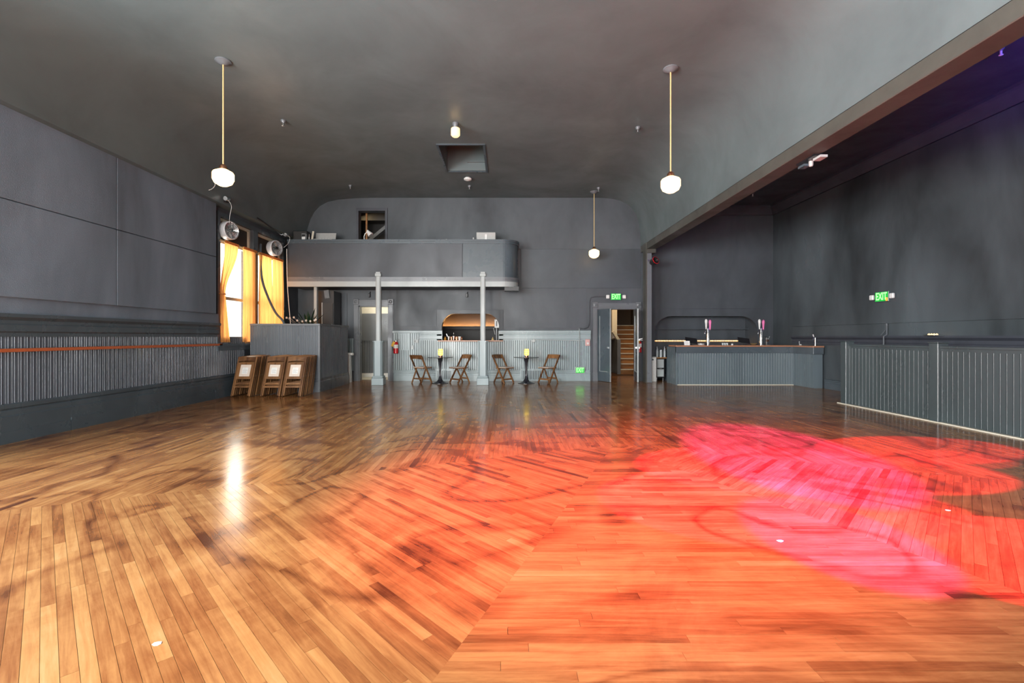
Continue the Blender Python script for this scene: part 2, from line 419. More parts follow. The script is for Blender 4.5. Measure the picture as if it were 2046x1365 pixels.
def plank_mesh(name, lst):
    vs, fs, tint, uvs = [], [], [], []
    for poly, u, v in lst:
        t = rp.gauss(0, 0.065); z = rp.uniform(-0.0006, 0); o = (rp.uniform(0, 50), rp.uniform(0, 50))
        if rp.random() < 0.03: t -= 0.22
        n = len(poly); k = len(vs)
        vs += [(p[0], p[1], z) for p in poly] + [(p[0], p[1], -0.012) for p in poly]
        uv = [(p[0] * u[0] + p[1] * u[1] + o[0], p[0] * v[0] + p[1] * v[1] + o[1]) for p in poly]
        fs.append(tuple(range(k, k + n))); uvs += uv; tint += [t]
        for i in range(n):
            j = (i + 1) % n
            fs.append((k + i, k + n + i, k + n + j, k + j)); uvs += [uv[i], uv[i], uv[j], uv[j]]; tint += [t]
    me = bpy.data.meshes.new(name); me.from_pydata(vs, [], fs)
    l = me.uv_layers.new(name='UVMap'); l.data.foreach_set('uv', [c for p in uvs for c in p])
    a = me.attributes.new('tint', 'FLOAT', 'FACE'); a.data.foreach_set('value', tint)
    me.materials.append(M['plank']); me.update()
    return me
def ccw(poly):
    s = sum(poly[i][0] * poly[(i + 1) % len(poly)][1] - poly[(i + 1) % len(poly)][0] * poly[i][1] for i in range(len(poly)))
    return poly if s > 0 else poly[::-1]
planks = [(ccw(p), u, v) for p, u, v in planks]
for i in order[:300]: link('floor_plank', plank_mesh('floor_plank', [planks[i]]), fl)
tag(link('floor_planks_far', plank_mesh('floor_planks_far', [p for i, p in enumerate(planks) if i not in big]), fl), kind='stuff')

# ---- left wall
W1, W2 = (10.20, 11.55), (11.75, 13.10)               # the two windows in view
ZS, ZW = 1.19, 4.02
wl = MB()
holes = [(a, b, 1.2, 4.0) for a, b, p in ADDED_LEFT_WIN] + [(*W1, ZS, ZW), (*W2, ZS, ZW)]
cells(wl, [YN - .3, YB], [-0.1, ZC + .2], holes, lambda a, b, c, d: wl.box(XL - .28, XL, a, b, c, d))
wl = tag(wl.build('wall_left', M['wall']), 'dark charcoal left wall with wainscot below the curtained windows', 'wall', kind='structure')

def board_profile(w, t, bead=True, r=0.0075, seg=6):
    """board with a half-round bead on its left edge and an optional centre groove"""
    p = [(0.0015, 0)] + [(.0015 + r - r * math.cos(math.pi * k / seg), t * .75 + r * math.sin(math.pi * k / seg)) for k in range(seg + 1)] + [(.0015 + 2 * r + .002, t * .35), (.0015 + 2 * r + .005, t)]
    if bead: p += [(w * .55, t), (w * .6, t * .4), (w * .65, t)]
    return p + [(w - .004, t), (w - .0015, t * .4), (w - .0015, 0)]
def board_mesh(name, w, h, mat, bead=True, t=0.012):
    return MB().prism(board_profile(w, t, bead), lambda a, b: (a, -b, 0), lambda a, b: (a, -b, h)).mesh(name, mat, 40)
def boards(name, me, start, direction, n, pitch, z, rot, parent):
    for i in range(n):
        o = link(name, me, parent)
        o.location = (start[0] + direction[0] * i * pitch, start[1] + direction[1] * i * pitch, z); o.rotation_euler = (0, 0, rot)
bw = board_mesh('wainscot_board', 0.0785, 0.86, M['dwains'])
n_left = int((11.22 - 4.6) / 0.0785)
boards('wainscot_board', bw, (XL, 4.6), (0, 1), n_left, 0.0785, 0.49, math.pi / 2, wl)
# stippled sheets hung over the upper wall, seams where sheets meet
XP = -6.22
for a, b, c, d in ((4.75, 7.385, 1.85, 3.065), (7.395, 9.93, 1.85, 3.065), (4.75, 7.385, 3.075, 4.34), (7.395, 9.93, 3.075, 4.34)):
    MB().cbox(XL - .01, XP, a, b, c, d, 0.006).build('wall_sheet', M['panel'], wl)
# rail mouldings
MB().box(XL - .01, XL + .045, 4.75, 10.12, 1.645, 1.85).build('frieze_board', M['panel'], wl)
mould = [(XL, 1.35), (XL + .03, 1.35), (XL + .03, 1.40), (XL + .055, 1.42), (XL + .055, 1.50), (XL + .04, 1.52), (XL + .04, 1.56), (XL + .085, 1.60), (XL + .085, 1.645), (XL, 1.645)]
MB().prism(mould, lambda a, b: (a, 4.75, b), lambda a, b: (a, 10.14, b)).build('rail_moulding', M['dtrim'], wl)
tag(MB().cbox(XL + .012, XL + .10, 3, 10.18, 1.155, 1.20, .006).build('drink_rail', M['orange'], wl), 'thin orange-red wooden rail')
bb = MB()
base = [(XL, 0), (XL + .05, 0), (XL + .05, .335), (XL + .03, .35), (XL + .03, .405), (XL + .018, .42), (XL + .035, .44), (XL + .035, .485), (XL + .012, .5), (XL, .5)]
bb.prism(base, lambda a, b: (a, YN, b), lambda a, b: (a, 11.25, b))
bb = tag(bb.build('baseboard_left', M['dtrim']), 'tall stepped slate baseboard along the left wall', 'baseboard', kind='structure')
for a, b, z in ((3.0, 6.66, .15), (6.67, 8.32, .185), (8.33, 9.98, .16), (9.99, 11.2, .185)):
    MB().box(XL + .049, XL + .062, a, b, 0, z).build('skirting_board', M['dtrim'], bb)

# ---- windows in the left wall
def window(i, y0, y1, label):
    o = MB()
    xf0, xf1 = XL - .16, XL - .06
    for a, b, c, d in ((y0, y0 + .06, ZS, ZW), (y1 - .06, y1, ZS, ZW), (y0 + .06, y1 - .06, ZS, ZS + .07), (y0 + .06, y1 - .06, ZW - .06, ZW), (y0 + .06, y1 - .06, 3.46, 3.54)):
        o.box(xf0, xf1, a, b, c, d)
    o = tag(o.build('window_%d' % i, M['wind']), label, 'window', kind='structure')
    MB().box(xf0 + .02, xf1 - .02, y0 + .06, y1 - .06, 2.20, 2.27).build('meeting_rail', M['wind'], o)
    MB().box(xf0 + .04, xf0 + .046, y0 + .06, y1 - .06, ZS + .07, 2.20).build('pane', M['pane'], o)
    MB().box(xf0 + .06, xf0 + .066, y0 + .06, y1 - .06, 2.27, 3.46).build('pane', M['pane'], o)
    MB().box(xf0 + .03, xf0 + .06, y0 + .06, y1 - .06, 3.54, ZW - .06).build('transom_board', M['dark'], o)
    f = MB()
    for a, b, c, d in ((y0 - .10, y0, ZS, ZW + .1), (y1, y1 + .10, ZS, ZW + .1), (y0, y1, ZW, ZW + .1)):
        f.box(XL, XL + .035, a, b, c, d)
    f.build('casing', M['dtrim'], o)
    MB().box(XL - .06, XL + .10, y0 - .13, y1 + .06, ZS - .05, ZS).box(XL, XL + .05, y0 - .1, y1 + .05, ZS - .15, ZS - .05).build('sill', M['dtrim'], o)
    return o
window(1, *W1, 'tall sash window nearer the stippled wall, one curtain tied aside')
window(2, *W2, 'tall sash window next to the balcony, curtains drawn shut')

# ---- curved ceiling with the roof hatch
prof = [(-6.33, 4.22), (-6.10, 4.22), (-6.09, 4.45), (-6.03, 4.7), (-5.95, 4.95), (-5.83, 5.17), (-5.66, 5.35), (-5.42, 5.475), (-5.1, 5.545), (-4.6, 5.585), (-4.1, ZC),
        (-1.47, ZC), (-.49, ZC), (2.9, ZC), (3.25, 5.575), (3.55, 5.50), (3.8, 5.36), (3.98, 5.15), (4.09, 4.85), (4.14, 4.5), (XB0, 4.11)]
HY = (10.2, 11.83)
cl = MB()
for (xa, za), (xb, zb) in zip(prof, prof[1:]):
    spans = [(YN - .3, HY[0]), (HY[1], YB)] if xa == -1.47 else [(YN - .3, YB)]
    for ya, yb in spans:
        k = len(cl.v); cl.v += [(xa, ya, za), (xb, ya, zb), (xb, yb, zb), (xa, yb, za)]; cl.f.append((k, k + 1, k + 2, k + 3))
bm = bmesh.new(); vv = [bm.verts.new(v) for v in cl.v]; bm.verts.ensure_lookup_table()
for f in cl.f: bm.faces.new([vv[i] for i in f])
bmesh.ops.remove_doubles(bm, verts=bm.verts[:], dist=1e-4)
for f in bm.faces:
    f.normal_update()
    if f.normal.z > 0 or (abs(f.normal.z) < .02 and f.normal.x * (f.calc_center_median().x + 1) > 0): f.normal_flip()
me = bpy.data.meshes.new('ceiling'); bm.to_mesh(me); bm.free(); me.materials.append(M['ceiling'])
me.polygons.foreach_set('use_smooth', [True] * len(me.polygons)); me.set_sharp_from_angle(angle=R(40))
ceil = tag(link('ceiling', me), 'coved grey plaster ceiling over the hall', 'ceiling', kind='structure')
hx0, hx1 = -1.47, -.49
h = MB()
h.box(hx0 - .03, hx0, HY[0], HY[1], ZC, ZC + .75).box(hx1, hx1 + .03, HY[0], HY[1], ZC, ZC + .75)
h.box(hx0 - .03, hx1 + .03, HY[0] - .03, HY[0], ZC, ZC + .75).box(hx0 - .03, hx1 + .03, HY[1], HY[1] + .03, ZC, ZC + .75)
h.box(hx0 - .03, hx1 + .03, HY[0] - .03, HY[1] + .03, ZC + .75, ZC + .8)
hatch = h.build('hatch_shaft', M['ceiling'], ceil)
h = MB()
for a, b, c, d in ((hx0 - .05, hx0, HY[0] - .05, HY[1] + .05), (hx1, hx1 + .05, HY[0] - .05, HY[1] + .05), (hx0, hx1, HY[0] - .05, HY[0]), (hx0, hx1, HY[1], HY[1] + .05)):
    h.box(a, b, c, d, ZC - .02, ZC + .01)
h.build('hatch_frame', M['dtrim'], hatch)
MB().box(hx0 + .5, hx1, HY[1] - .05, HY[1], ZC + .22, ZC + .26).build('hatch_ledge', M['ceiling'], hatch)
# outer roof so no daylight leaks in
tag(MB().box(XL - .6, XR + .6, YN - .6, YA + 1.2, 6.5, 6.6).box(XL - .6, XL - .28, YN - .6, YA + 1.2, 4.2, 6.5).box(XR + .2, XR + .6, YN - .6, YA + 1.2, 5.0, 6.5)
    .box(XL - .6, XR + .6, YN - .6, YN - .3, 5.2, 6.5).box(XL - .6, XR + .6, YA + .9, YA + 1.2, 5.2, 6.5).build('trim_1', M['dark']), 'roof deck above the hall ceiling', 'roof', kind='structure')

# ---- beam, header over it and side-aisle ceiling
tag(MB().cbox(XB0, XB1, YN, YA, 3.92, 4.11, .008).box(XB0 + .02, XB1, YN, YA, 4.11, ZAC + .2).build('trim_2', M['beam']), 'long dark olive beam between the hall and the side aisle', 'beam', kind='structure')
tag(MB().box(XB1, XR + .2, YN - .3, YA + .2, ZAC, ZAC + .1).build('trim_3', M['soffit']), 'low black ceiling over the side aisle', 'ceiling', kind='structure')
cr = [(0, 0), (0, -.26), (.05, -.26), (.08, -.2), (.16, -.08), (.2, -.05), (.2, 0)]
c = MB().prism(cr, lambda a, b: (XR - a, YN, ZAC + b), lambda a, b: (XR - a, YA, ZAC + b))
c.prism(cr, lambda a, b: (XB1, YA - a, ZAC + b), lambda a, b: (XR, YA - a, ZAC + b))
tag(c.build('trim_4', M['soffit']), 'black crown moulding around the side aisle', 'moulding', kind='structure')

# ---- post at the end of the beam
po = thing('post', 'tall purplish grey square post carrying the end of the beam', 'post', (X(1290, 13.6), 13.6, 0))
MB().cbox(XB0 + .02, XB0 + .155, 13.5, 13.75, 0, 3.92, .012).build('shaft', M['gtrim'], po)
MB().box(XB0 - .02, XB0 + .02, 13.52, 13.8, 0, 4.11).build('side_strip', M['beam'], po)
MB().cbox(XB0, XB1 - .02, 13.46, 13.8, 3.80, 3.92, .01).build('capital', M['beam'], po)

# ---- back wall of the hall
D1 = (X(717, YB), X(777, YB), 0, Z(611, YB))
D2 = (X(1193, YB), X(1271, YB), 0, Z(617, YB))
PT = (X(883, YB), X(997, YB), Z(680, YB), Z(627, YB))
UP = (X(717, YB), X(770, YB), 4.0, Z(422, YB))
wb = MB()
cells(wb, [XL - .3, XB0 + .16], [-0.1, ZC + .3], [(*D1[:2], -0.1, D1[3]), (*D2[:2], -0.1, D2[3]), PT, UP], lambda a, b, c, d: wb.box(a, b, YB, YB + .22, c, d))
wb = tag(wb.build('wall_back', M['wall']), 'charcoal back wall behind the balcony and the tables', 'wall', kind='structure')
yf = YB
fr = MB()
for a, b, c, d in ((UP[0] - .07, UP[0], 4.0, UP[3] + .09), (UP[1], UP[1] + .07, 4.0, UP[3] + .09), (UP[0], UP[1], UP[3], UP[3] + .09)): fr.box(a, b, YB - .04, YB + .01, c, d)
fr.build('opening_frame', M['soffit'], wb)
# hung wall sheets on it, with the plain strip left round the arched hatch and the door
sh = [(X(792, yf), Z(652, yf)), (X(872, yf), Z(652, yf)), (X(872, yf), Z(619, yf)), (X(1006, yf), Z(619, yf)), (X(1006, yf), Z(655, yf)), (X(1172, yf), Z(655, yf)), (X(1172, yf), Z(577, yf)), (X(792, yf), Z(577, yf))]
MB().py_(sh, yf - .018, yf + .01).build('wall_sheet', M['bpanel'], wb)
MB().cbox(X(1040, yf) + .01, XB0, yf - .018, yf + .01, Z(576, yf), Z(498, yf), .004).build('wall_sheet', M['bpanel'], wb)
MB().cbox(X(668, yf), X(694, yf), yf - .018, yf + .01, 1.7, 2.68, .004).build('wall_sheet', M['bpanel'], wb)
# arched surround of the serving hatch
def arch_plate(mb, xa, xb, zb, zt, ox0, ox1, ozt, y0, y1, rx, rz):
    inner = [(xb, zb)] + arc(xb - rx, zt - rz, rx, rz, 0, 90, 10) + arc(xa + rx, zt - rz, rx, rz, 90, 180, 10) + [(xa, zb)]
    poly = [(ox0, zb), (ox0, ozt), (ox1, ozt), (ox1, zb)] + inner
    return mb.py_(poly, y0, y1)
arch_plate(MB(), PT[0] - .005, PT[1] + .005, PT[2], PT[3], X(873, yf), X(1005, yf), Z(620, yf), yf - .03, yf + .2, .40, .42).build('arched_surround', M['wall'], wb)
# beadboard and mouldings
zt = .33
zrail = Z(680, yf)
n = int((X(1180, yf) - X(786, yf)) / 0.0655); st = MB()
bmsh = board_mesh('tmp', 0.0655, 1, M['wains'], False)
prof_b = [(0.005, 0), (0.005, .014), (.010, .022), (.0655 - .010, .022), (.0655 - .005, .014), (.0655 - .005, 0)]
for i in range(n):
    x0 = X(786, yf) + i * .0655; zz = 1.455 if x0 < X(837, yf) else 1.24
    st.prism(prof_b, lambda a, b: (x0 + a, yf - b, zt - .02), lambda a, b: (x0 + a, yf - b, zz))
for i in range(int((X(708, yf) - X(694, yf)) / .0655) + 1):
    x0 = X(690, yf) + i * .0655
    st.prism(prof_b, lambda a, b: (x0 + a, yf - b, zt - .02), lambda a, b: (x0 + a, yf - b, 1.3))
bpy.data.meshes.remove(bmsh)
tag(st.build('wainscot_boards', M['wains'], wb), 'blue-grey beadboard wainscot, paled by painted-in front light', kind='stuff')
rail_lo = [(0, 1.24), (-.03, 1.24), (-.03, 1.275), (-.045, 1.285), (-.045, 1.375), (-.03, 1.385), (-.03, 1.42), (-.05, 1.435), (-.05, 1.455), (0, 1.455)]
rail_hi = [(0, 1.455), (-.05, 1.455), (-.05, 1.465), (-.065, 1.475), (-.065, 1.53), (-.03, 1.55), (0, 1.55)]
for a, b, rl_ in ((785, 884, rail_hi), (838, 884, rail_lo), (996, 1180, rail_hi), (996, 1180, rail_lo)):
    MB().prism(rl_, lambda p, q: (X(a, yf), yf + p, q), lambda p, q: (X(b, yf), yf + p, q)).build('chair_rail', M['wains'], wb)
bsb = [(0, 0), (-.035, 0), (-.035, .17), (-.025, .18), (-.025, .22), (-.04, .235), (-.04, .265), (-.02, .28), (-.02, .31), (-.03, .335), (0, .335)]
b2 = MB()
for a, b in ((786, 871), (906, 1039), (1099, 1179)):
    b2.prism(bsb, lambda p, q: (X(a, yf), yf + p, q), lambda p, q: (X(b, yf), yf + p, q))
tag(b2.build('baseboard_back', M['wains']), 'stepped baseboard paled by painted-in light under the back wall beadboard', 'baseboard', kind='structure')
for a, b in ((871, 906), (1039, 1099)):                # two low panels with slats behind the tables
    g = thing('floor_register', 'pale slatted register low on the wall behind the %s table' % ('left' if a < 1000 else 'right'), 'vent', (X((a + b) / 2, yf), yf, 0))
    x0, x1, z1 = X(a, yf), X(b, yf), .37
    f = MB()
    for p in ((x0, x0 + .05, 0, z1), (x1 - .05, x1, 0, z1), (x0 + .05, x1 - .05, z1 - .05, z1), (x0 + .05, x1 - .05, 0, .05)): f.box(p[0], p[1], yf - .05, yf, p[2], p[3])
    f.build('frame', M['wains'], g)
    k = int((x1 - x0 - .1) / .05)
    for i in range(k):
        xx = x0 + .05 + (i + .5) * (x1 - x0 - .1) / k
        MB().box(xx - .015, xx + .015, yf - .03, yf, .05, z1 - .05).build('slat', M['wains'], g)
MB().box(X(1036, yf), XB0, yf - .03, yf, 4.025, 4.06).build('picture_moulding', M['wall'], wb)
# ledge of the serving hatch
tag(MB().cbox(X(875, 14.0), X(1005, 14.0), 13.95, 14.32, 1.205, 1.243, .006).build('serving_ledge', M['copper'], wb), 'copper-coloured serving ledge')

# ---- side aisle back wall with the bar niche
NI = (X(1308, YA), X(1513, YA), .0, Z(632, YA))
wa = MB()
cells(wa, [XB0 + .16, XR + .2], [-0.1, ZAC + .1], [(NI[0], NI[1], -.1, NI[3])], lambda a, b, c, d: wa.box(a, b, YA, YA + .2, c, d))
wa.box(NI[0] - .1, NI[1] + .1, YA + .72, YA + .8, -.1, NI[3] + .1).box(NI[0] - .1, NI[0], YA + .2, YA + .72, -.1, NI[3] + .1).box(NI[1], NI[1] + .1, YA + .2, YA + .72, -.1, NI[3] + .1)
wa.box(NI[0], NI[1], YA + .2, YA + .72, NI[3], NI[3] + .1).box(NI[0], NI[1], YA + .2, YA + .72, -.1, -.005)
wa = tag(wa.build('wall_bar', M['wall']), 'dark wall behind the bar with a wide arched niche', 'wall', kind='structure')
arch_plate(MB(), NI[0] + .006, NI[1] - .006, 1.0, NI[3], NI[0] - .3, NI[1] + .3, NI[3] + .12, YA - .02, YA + .19, .52, .46).build('arched_surround', M['wall'], wa)
MB().box(NI[0], NI[1], YA + .5, YA + .72, 1.585, 1.615).build('niche_shelf', M['wall'], wa)
MB().box(X(1300, YA), X(1545, YA), YA - .012, YA, Z(617, YA) , Z(617, YA) + .01).build('panel_seam', M['soffit'], wa)
# ---- right wall
wr = tag(MB().box(XR, XR + .25, YN - .3, YA + .2, -.1, ZAC + .1).build('wall_right', M['rpanel']), 'charcoal right wall of the side aisle', 'wall', kind='structure')
MB().cbox(XR - .03, XR + .01, 3, 13.4, 1.64, ZAC - .27, .005).build('wall_sheet', M['rpanel'], wr)
MB().prism([(0, 1.14), (-.05, 1.14), (-.05, 1.2), (-.03, 1.22), (-.03, 1.28), (-.09, 1.33), (-.09, 1.37), (0, 1.37)], lambda a, b: (XR + a, 3, b), lambda a, b: (XR + a, 13.35, b)).build('rail_moulding', M['soffit'], wr)
tag(MB().prism([(0, 0), (-.03, 0), (-.03, .15), (-.02, .16), (-.02, .2), (-.035, .21), (-.035, .24), (0, .25)], lambda a, b: (XR + a, 3, b), lambda a, b: (XR + a, 12, b)).build('baseboard_right', M['dtrim']), 'slate baseboard at the foot of the right wall', 'baseboard', kind='structure')
# ---- wall behind the camera
wn = MB()
cells(wn, [XL - .3, XR + .3], [-.1, 6.0], [(a, b, 0.1, 4.1) for a, b, p in ADDED_REAR_WIN], lambda a, b, c, d: wn.box(a, b, YN - .3, YN, c, d))
tag(wn.build('wall_rear', M['wall']), 'charcoal wall behind the viewer with two tall openings added for daylight', 'wall', kind='structure')

# ---- rooms behind the openings
def shell(name, label, x0, x1, y0, y1, z0, z1, mat, openings=()):
    m = MB().box(x0 - .08, x0, y0, y1, z0, z1).box(x1, x1 + .08, y0, y1, z0, z1).box(x0 - .08, x1 + .08, y1, y1 + .08, z0, z1)
    m.box(x0 - .08, x1 + .08, y0, y1 + .08, z1, z1 + .08).box(x0 - .08, x1 + .08, y0, y1 + .08, z0 - .08, z0)
    return tag(m.build(name, mat), label, 'room', kind='structure')
y0 = YB + .22
sA = shell('wall_corridor', 'small corridor behind the left doorway', -4.95, -3.1, y0, 15.5, -.01, 3.1, M['cream'])
MB().box(-4.95, -3.1, 15.46, 15.5, 0.13, 2.13).build('painted_dado', M['gtrim'], sA)
cm = MB()
for i in range(22):
    xx = -4.95 + i * .0835; cm.prism([(0.003, 0), (.003, .01), (.01, .018), (.0735, .018), (.08, .01), (.08, 0)], lambda a, b: (xx + a, 15.46 - b, .14), lambda a, b: (xx + a, 15.46 - b, 1.22))
tag(cm.build('wainscot_boards', M['gtrim'], sA), kind='stuff')
MB().box(-4.95, -3.1, 15.42, 15.47, 1.22, 1.30).build('chair_rail', M['gtrim'], sA)
MB().box(-4.95, -3.1, 15.43, 15.48, 0, .13).build('white_skirting', M['white'], sA)
area_light('corridor_lamp', (-4.0, 14.9, 3.05), (0, 0.2, -1), .5, .3, 26, (1, .93, .8))
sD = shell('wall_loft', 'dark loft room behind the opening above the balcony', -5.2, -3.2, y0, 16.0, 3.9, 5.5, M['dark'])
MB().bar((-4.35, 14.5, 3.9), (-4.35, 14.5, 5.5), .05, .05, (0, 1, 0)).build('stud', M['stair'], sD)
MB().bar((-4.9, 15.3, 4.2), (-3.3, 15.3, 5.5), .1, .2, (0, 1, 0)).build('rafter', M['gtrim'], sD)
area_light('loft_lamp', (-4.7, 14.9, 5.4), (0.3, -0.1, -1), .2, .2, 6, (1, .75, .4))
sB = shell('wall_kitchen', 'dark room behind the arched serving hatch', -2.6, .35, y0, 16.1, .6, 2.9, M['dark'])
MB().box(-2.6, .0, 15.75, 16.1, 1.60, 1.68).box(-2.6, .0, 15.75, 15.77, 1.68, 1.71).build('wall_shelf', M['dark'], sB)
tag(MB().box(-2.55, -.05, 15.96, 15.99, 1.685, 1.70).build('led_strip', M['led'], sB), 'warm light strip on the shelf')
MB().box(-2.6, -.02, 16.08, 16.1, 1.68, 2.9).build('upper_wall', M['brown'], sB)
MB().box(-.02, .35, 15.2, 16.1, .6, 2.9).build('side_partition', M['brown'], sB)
sC = MB()
for b in ((2.45, 2.55, y0, 20, 0, 3.6), (4.60, 4.65, 14.58, 15.7, 0, 3.6), (4.65, 5.5, 15.65, 15.7, 0, 3.6), (5.45, 5.5, 15.7, 20, 0, 3.6), (2.45, 5.5, 20, 20.1, 0, 3.6), (2.45, 4.3, y0, 20.1, 3.6, 3.7), (4.3, 5.5, 14.58, 20.1, 3.6, 3.7), (4.28, 4.31, y0, 14.58, 0, 3.6)): sC.box(*b)
sC = tag(sC.build('wall_stairwell', M['brown']), 'brown stairwell behind the open double door', 'room', kind='structure')
fh = tag(MB().box(2.5, 5.45, YB + .0, 20, -.06, -.008).build('floor_stairwell', M['base']), 'wooden floor of the stairwell', 'floor', kind='structure')
fp = []
for i in range(28):
    yy = YB + i * .06
    fp.append(([(2.55, yy), (4.6, yy), (4.6, yy + .0585), (2.55, yy + .0585)], (1, 0), (0, 1)))
tag(link('floor_planks', plank_mesh('floor_planks', fp), fh), kind='stuff')
area_light('stairwell_lamp', (3.6, 15.6, 3.5), (0.15, 0.3, -1), .5, .5, 60, (1, .72, .42))

# ------------------------------------------------------------------ doors
def casing(parent, o, mat, yb=YB, wl=.14):
    """fluted door casing with corner blocks round opening o"""
    x0, x1, z1 = o[0], o[1], o[3]
    for a, b in ((x0 - wl, x0), (x1, x1 + wl)):
        MB().box(a, b, yb - .04, yb, 0, z1 + .03).box(a + .03, b - .03, yb - .055, yb - .04, .25, z1).box(a - .01, b + .01, yb - .06, yb, 0, .25).build('side_casing', mat, parent)
        k = MB().cbox(a - .015, b + .015, yb - .07, yb, z1 + .03, z1 + .2, .01)
        k.lathe([(.055, 0), (.055, .012), (.03, .02), (.02, .03)], ((a + b) / 2, yb - .07, z1 + .115), 14, Matrix.Rotation(R(90), 3, 'X')).build('corner_block', mat, parent)
    MB().box(x0, x1, yb - .04, yb, z1, z1 + .17).box(x0 - .0, x1, yb - .06, yb - .04, z1 + .13, z1 + .17).box(x0, x1, yb - .055, yb - .04, z1 + .03, z1 + .06).build('head_casing', mat, parent)
d1 = thing('door_1', 'grey doorway with corner blocks behind the left balcony column', 'doorway', ((D1[0] + D1[1]) / 2, YB, 0), kind='structure')
casing(d1, D1, M['gtrim'])
MB().box(D1[0], D1[0] + .03, YB, YB + .2, 0, D1[3]).box(D1[1] - .03, D1[1], YB, YB + .2, 0, D1[3]).box(D1[0], D1[1], YB, YB + .2, D1[3] - .03, D1[3]).build('jamb', M['gtrim'], d1)
d2 = thing('door_2', 'open double door to the wooden stairs beside the beam post', 'door', ((D2[0] + D2[1]) / 2, YB, 0), kind='structure')
casing(d2, D2, M['gtrim'], YB, .13)
MB().box(D2[0], D2[0] + .02, YB, YB + .2, 0, D2[3]).box(D2[1] - .02, D2[1], YB, YB + .2, 0, D2[3]).box(D2[0], D2[1], YB, YB + .2, D2[3] - .02, D2[3]).build('jamb', M['gtrim'], d2)
def leaf(hx, sign, ang, mat):
    """door leaf hinged at hx, opened by ang degrees towards the hall"""
    m = Matrix.Translation((hx, YB + .0, 0)) @ Matrix.Rotation(R(-sign * ang), 4, 'Z')
    w, zz = .56, D2[3] - .03
    s = sign
    def bx(mb, a, b, y0, y1, c, d): return mb.box(min(s * a, s * b), max(s * a, s * b), y0, y1, c, d, m)
    o = MB(); bx(o, 0, w, -.02, .02, .01, zz); o = o.build('door_leaf', mat, d2)
    f = MB(); bx(f, .10, w - .1, -.032, -.02, .30, .315); bx(f, .10, .115, -.032, -.02, .30, zz - .2); bx(f, .10, .115, .02, .032, .30, zz - .2); bx(f, .1, w - .1, .02, .032, .3, .315)
    f.build('panel_moulding', M['trim'], o)
    e = MB(); bx(e, w, w + .006, -.022, .022, .01, zz); e.build('edge_strip', M['trim'], o)
    k = MB(); bx(k, w - .08, w - .05, -.07, .07, 1.0, 1.05); k.build('door_knob', M['silver'], o)
leaf(D2[0] + .03, 1, 62, M['dtrim'])
leaf(D2[1] - .03, -1, 82, M['dtrim'])

# ------------------------------------------------------------------ staircase seen through the double door
stc = thing('staircase', 'narrow wooden staircase rising behind the open double door', 'stairs', (4.8, 16.7, 0))
for i in range(10):
    ya = 16.7 + .27 * i; z = .183 * (i + 1)
    MB().box(4.17, 5.45, ya, ya + .02, z - .183, z - .025).build('riser', M['stair'], stc)
    MB().box(4.12 if i == 0 else 4.17, 5.45, ya - .03, ya + .27, z - .025, z).build('tread', M['stair'], stc)
    tag(MB().box(4.17, 5.45, ya - .036, ya - .03, z - .03, z + .003).build('nosing', M['cream'], stc), 'pale stair nosing')
MB().box(4.05, 4.168, 16.62, 18.0, 0, 1.25).build('side_wall', M['gtrim'], stc)
MB().box(X(1223, 17), X(1233, 17), 17.0, 17.2, 1.3, 3.55).build('newel_wall', M['cream'], stc)
MB().bar((X(1223, 17), 16.9, 1.55), (4.2, 17.0, 1.2), .08, .1).build('handrail', M['cream'], stc)

# ------------------------------------------------------------------ balcony
DB = 12.95
XE = X(1005, DB); RB = .42
def sweep(mb, off, z0, z1, th, x0=None, x1=None):
    """wall strip following the balcony front and its rounded end, pushed out by off"""
    pts = []
    xs = -6.1 if x0 is None else x0
    if x1 is not None: pts = [(xs, DB - off), (x1, DB - off)]; inn = [(xs, DB - off + th), (x1, DB - off + th)]
    else:
        a = arc(XE, DB + RB, RB + off, RB + off, -90, 0, 12); pts = [(xs, DB - off)] + a + [(XE + RB + off, YB)]
        a = arc(XE, DB + RB, RB + off - th, RB + off - th, -90, 0, 12); inn = [(xs, DB - off + th)] + a + [(XE + RB + off - th, YB)]
    n = len(pts)
    for i in range(n - 1):
        q = [pts[i], pts[i + 1], inn[i + 1], inn[i]]
        mb.pz_(q, z0, z1)
    return mb
zb = lambda py: Z(py, DB)
bal = thing('balcony', 'dark panelled balcony with a rounded end on two grey columns', 'balcony', (-2.9, 13.5, 0))
xs = X(924, DB)
sweep(MB(), 0, zb(556), zb(485), .05, None, xs - .006).build('front_panel', M['balp'], bal)
tag(sweep(MB(), 0, zb(556), zb(485), .05, xs + .006).build('front_panel', M['dtrim'], bal, 30), 'smooth panel with rounded end')
sweep(sweep(MB(), .03, zb(487), zb(483), .08), .05, zb(483), zb(479), .1).build('top_rail', M['dtrim'], bal, 30)
sweep(sweep(MB(), .05, zb(558), zb(554), .1), .035, zb(562.5), zb(558), .08).build('lower_moulding', M['gtrim'], bal, 30)
sweep(MB(), .02, zb(573), zb(562.5), .07).build('fascia', M['trim'], bal, 30)
fpoly = [(-6.1, DB + .03), (XE, DB + .03)] + arc(XE, DB + RB, RB - .04, RB - .04, -90, 0, 8) + [(XE + RB - .04, YB), (-6.1, YB)]
MB().pz_(fpoly, zb(573) + .02, zb(573) + .12).build('balcony_floor', M['soffit'], bal)
MB().box(-6.1, XE + .1, DB + .04, DB + .5, zb(479) - .03, zb(479)).build('desk_top', M['dtrim'], bal)
MB().box(X(1008, 13.3), X(1036, 13.3), 13.05, 13.4, zb(573) - .10, zb(573) + .02).build('speaker_mount', M['black'], bal)
ZD = zb(479)
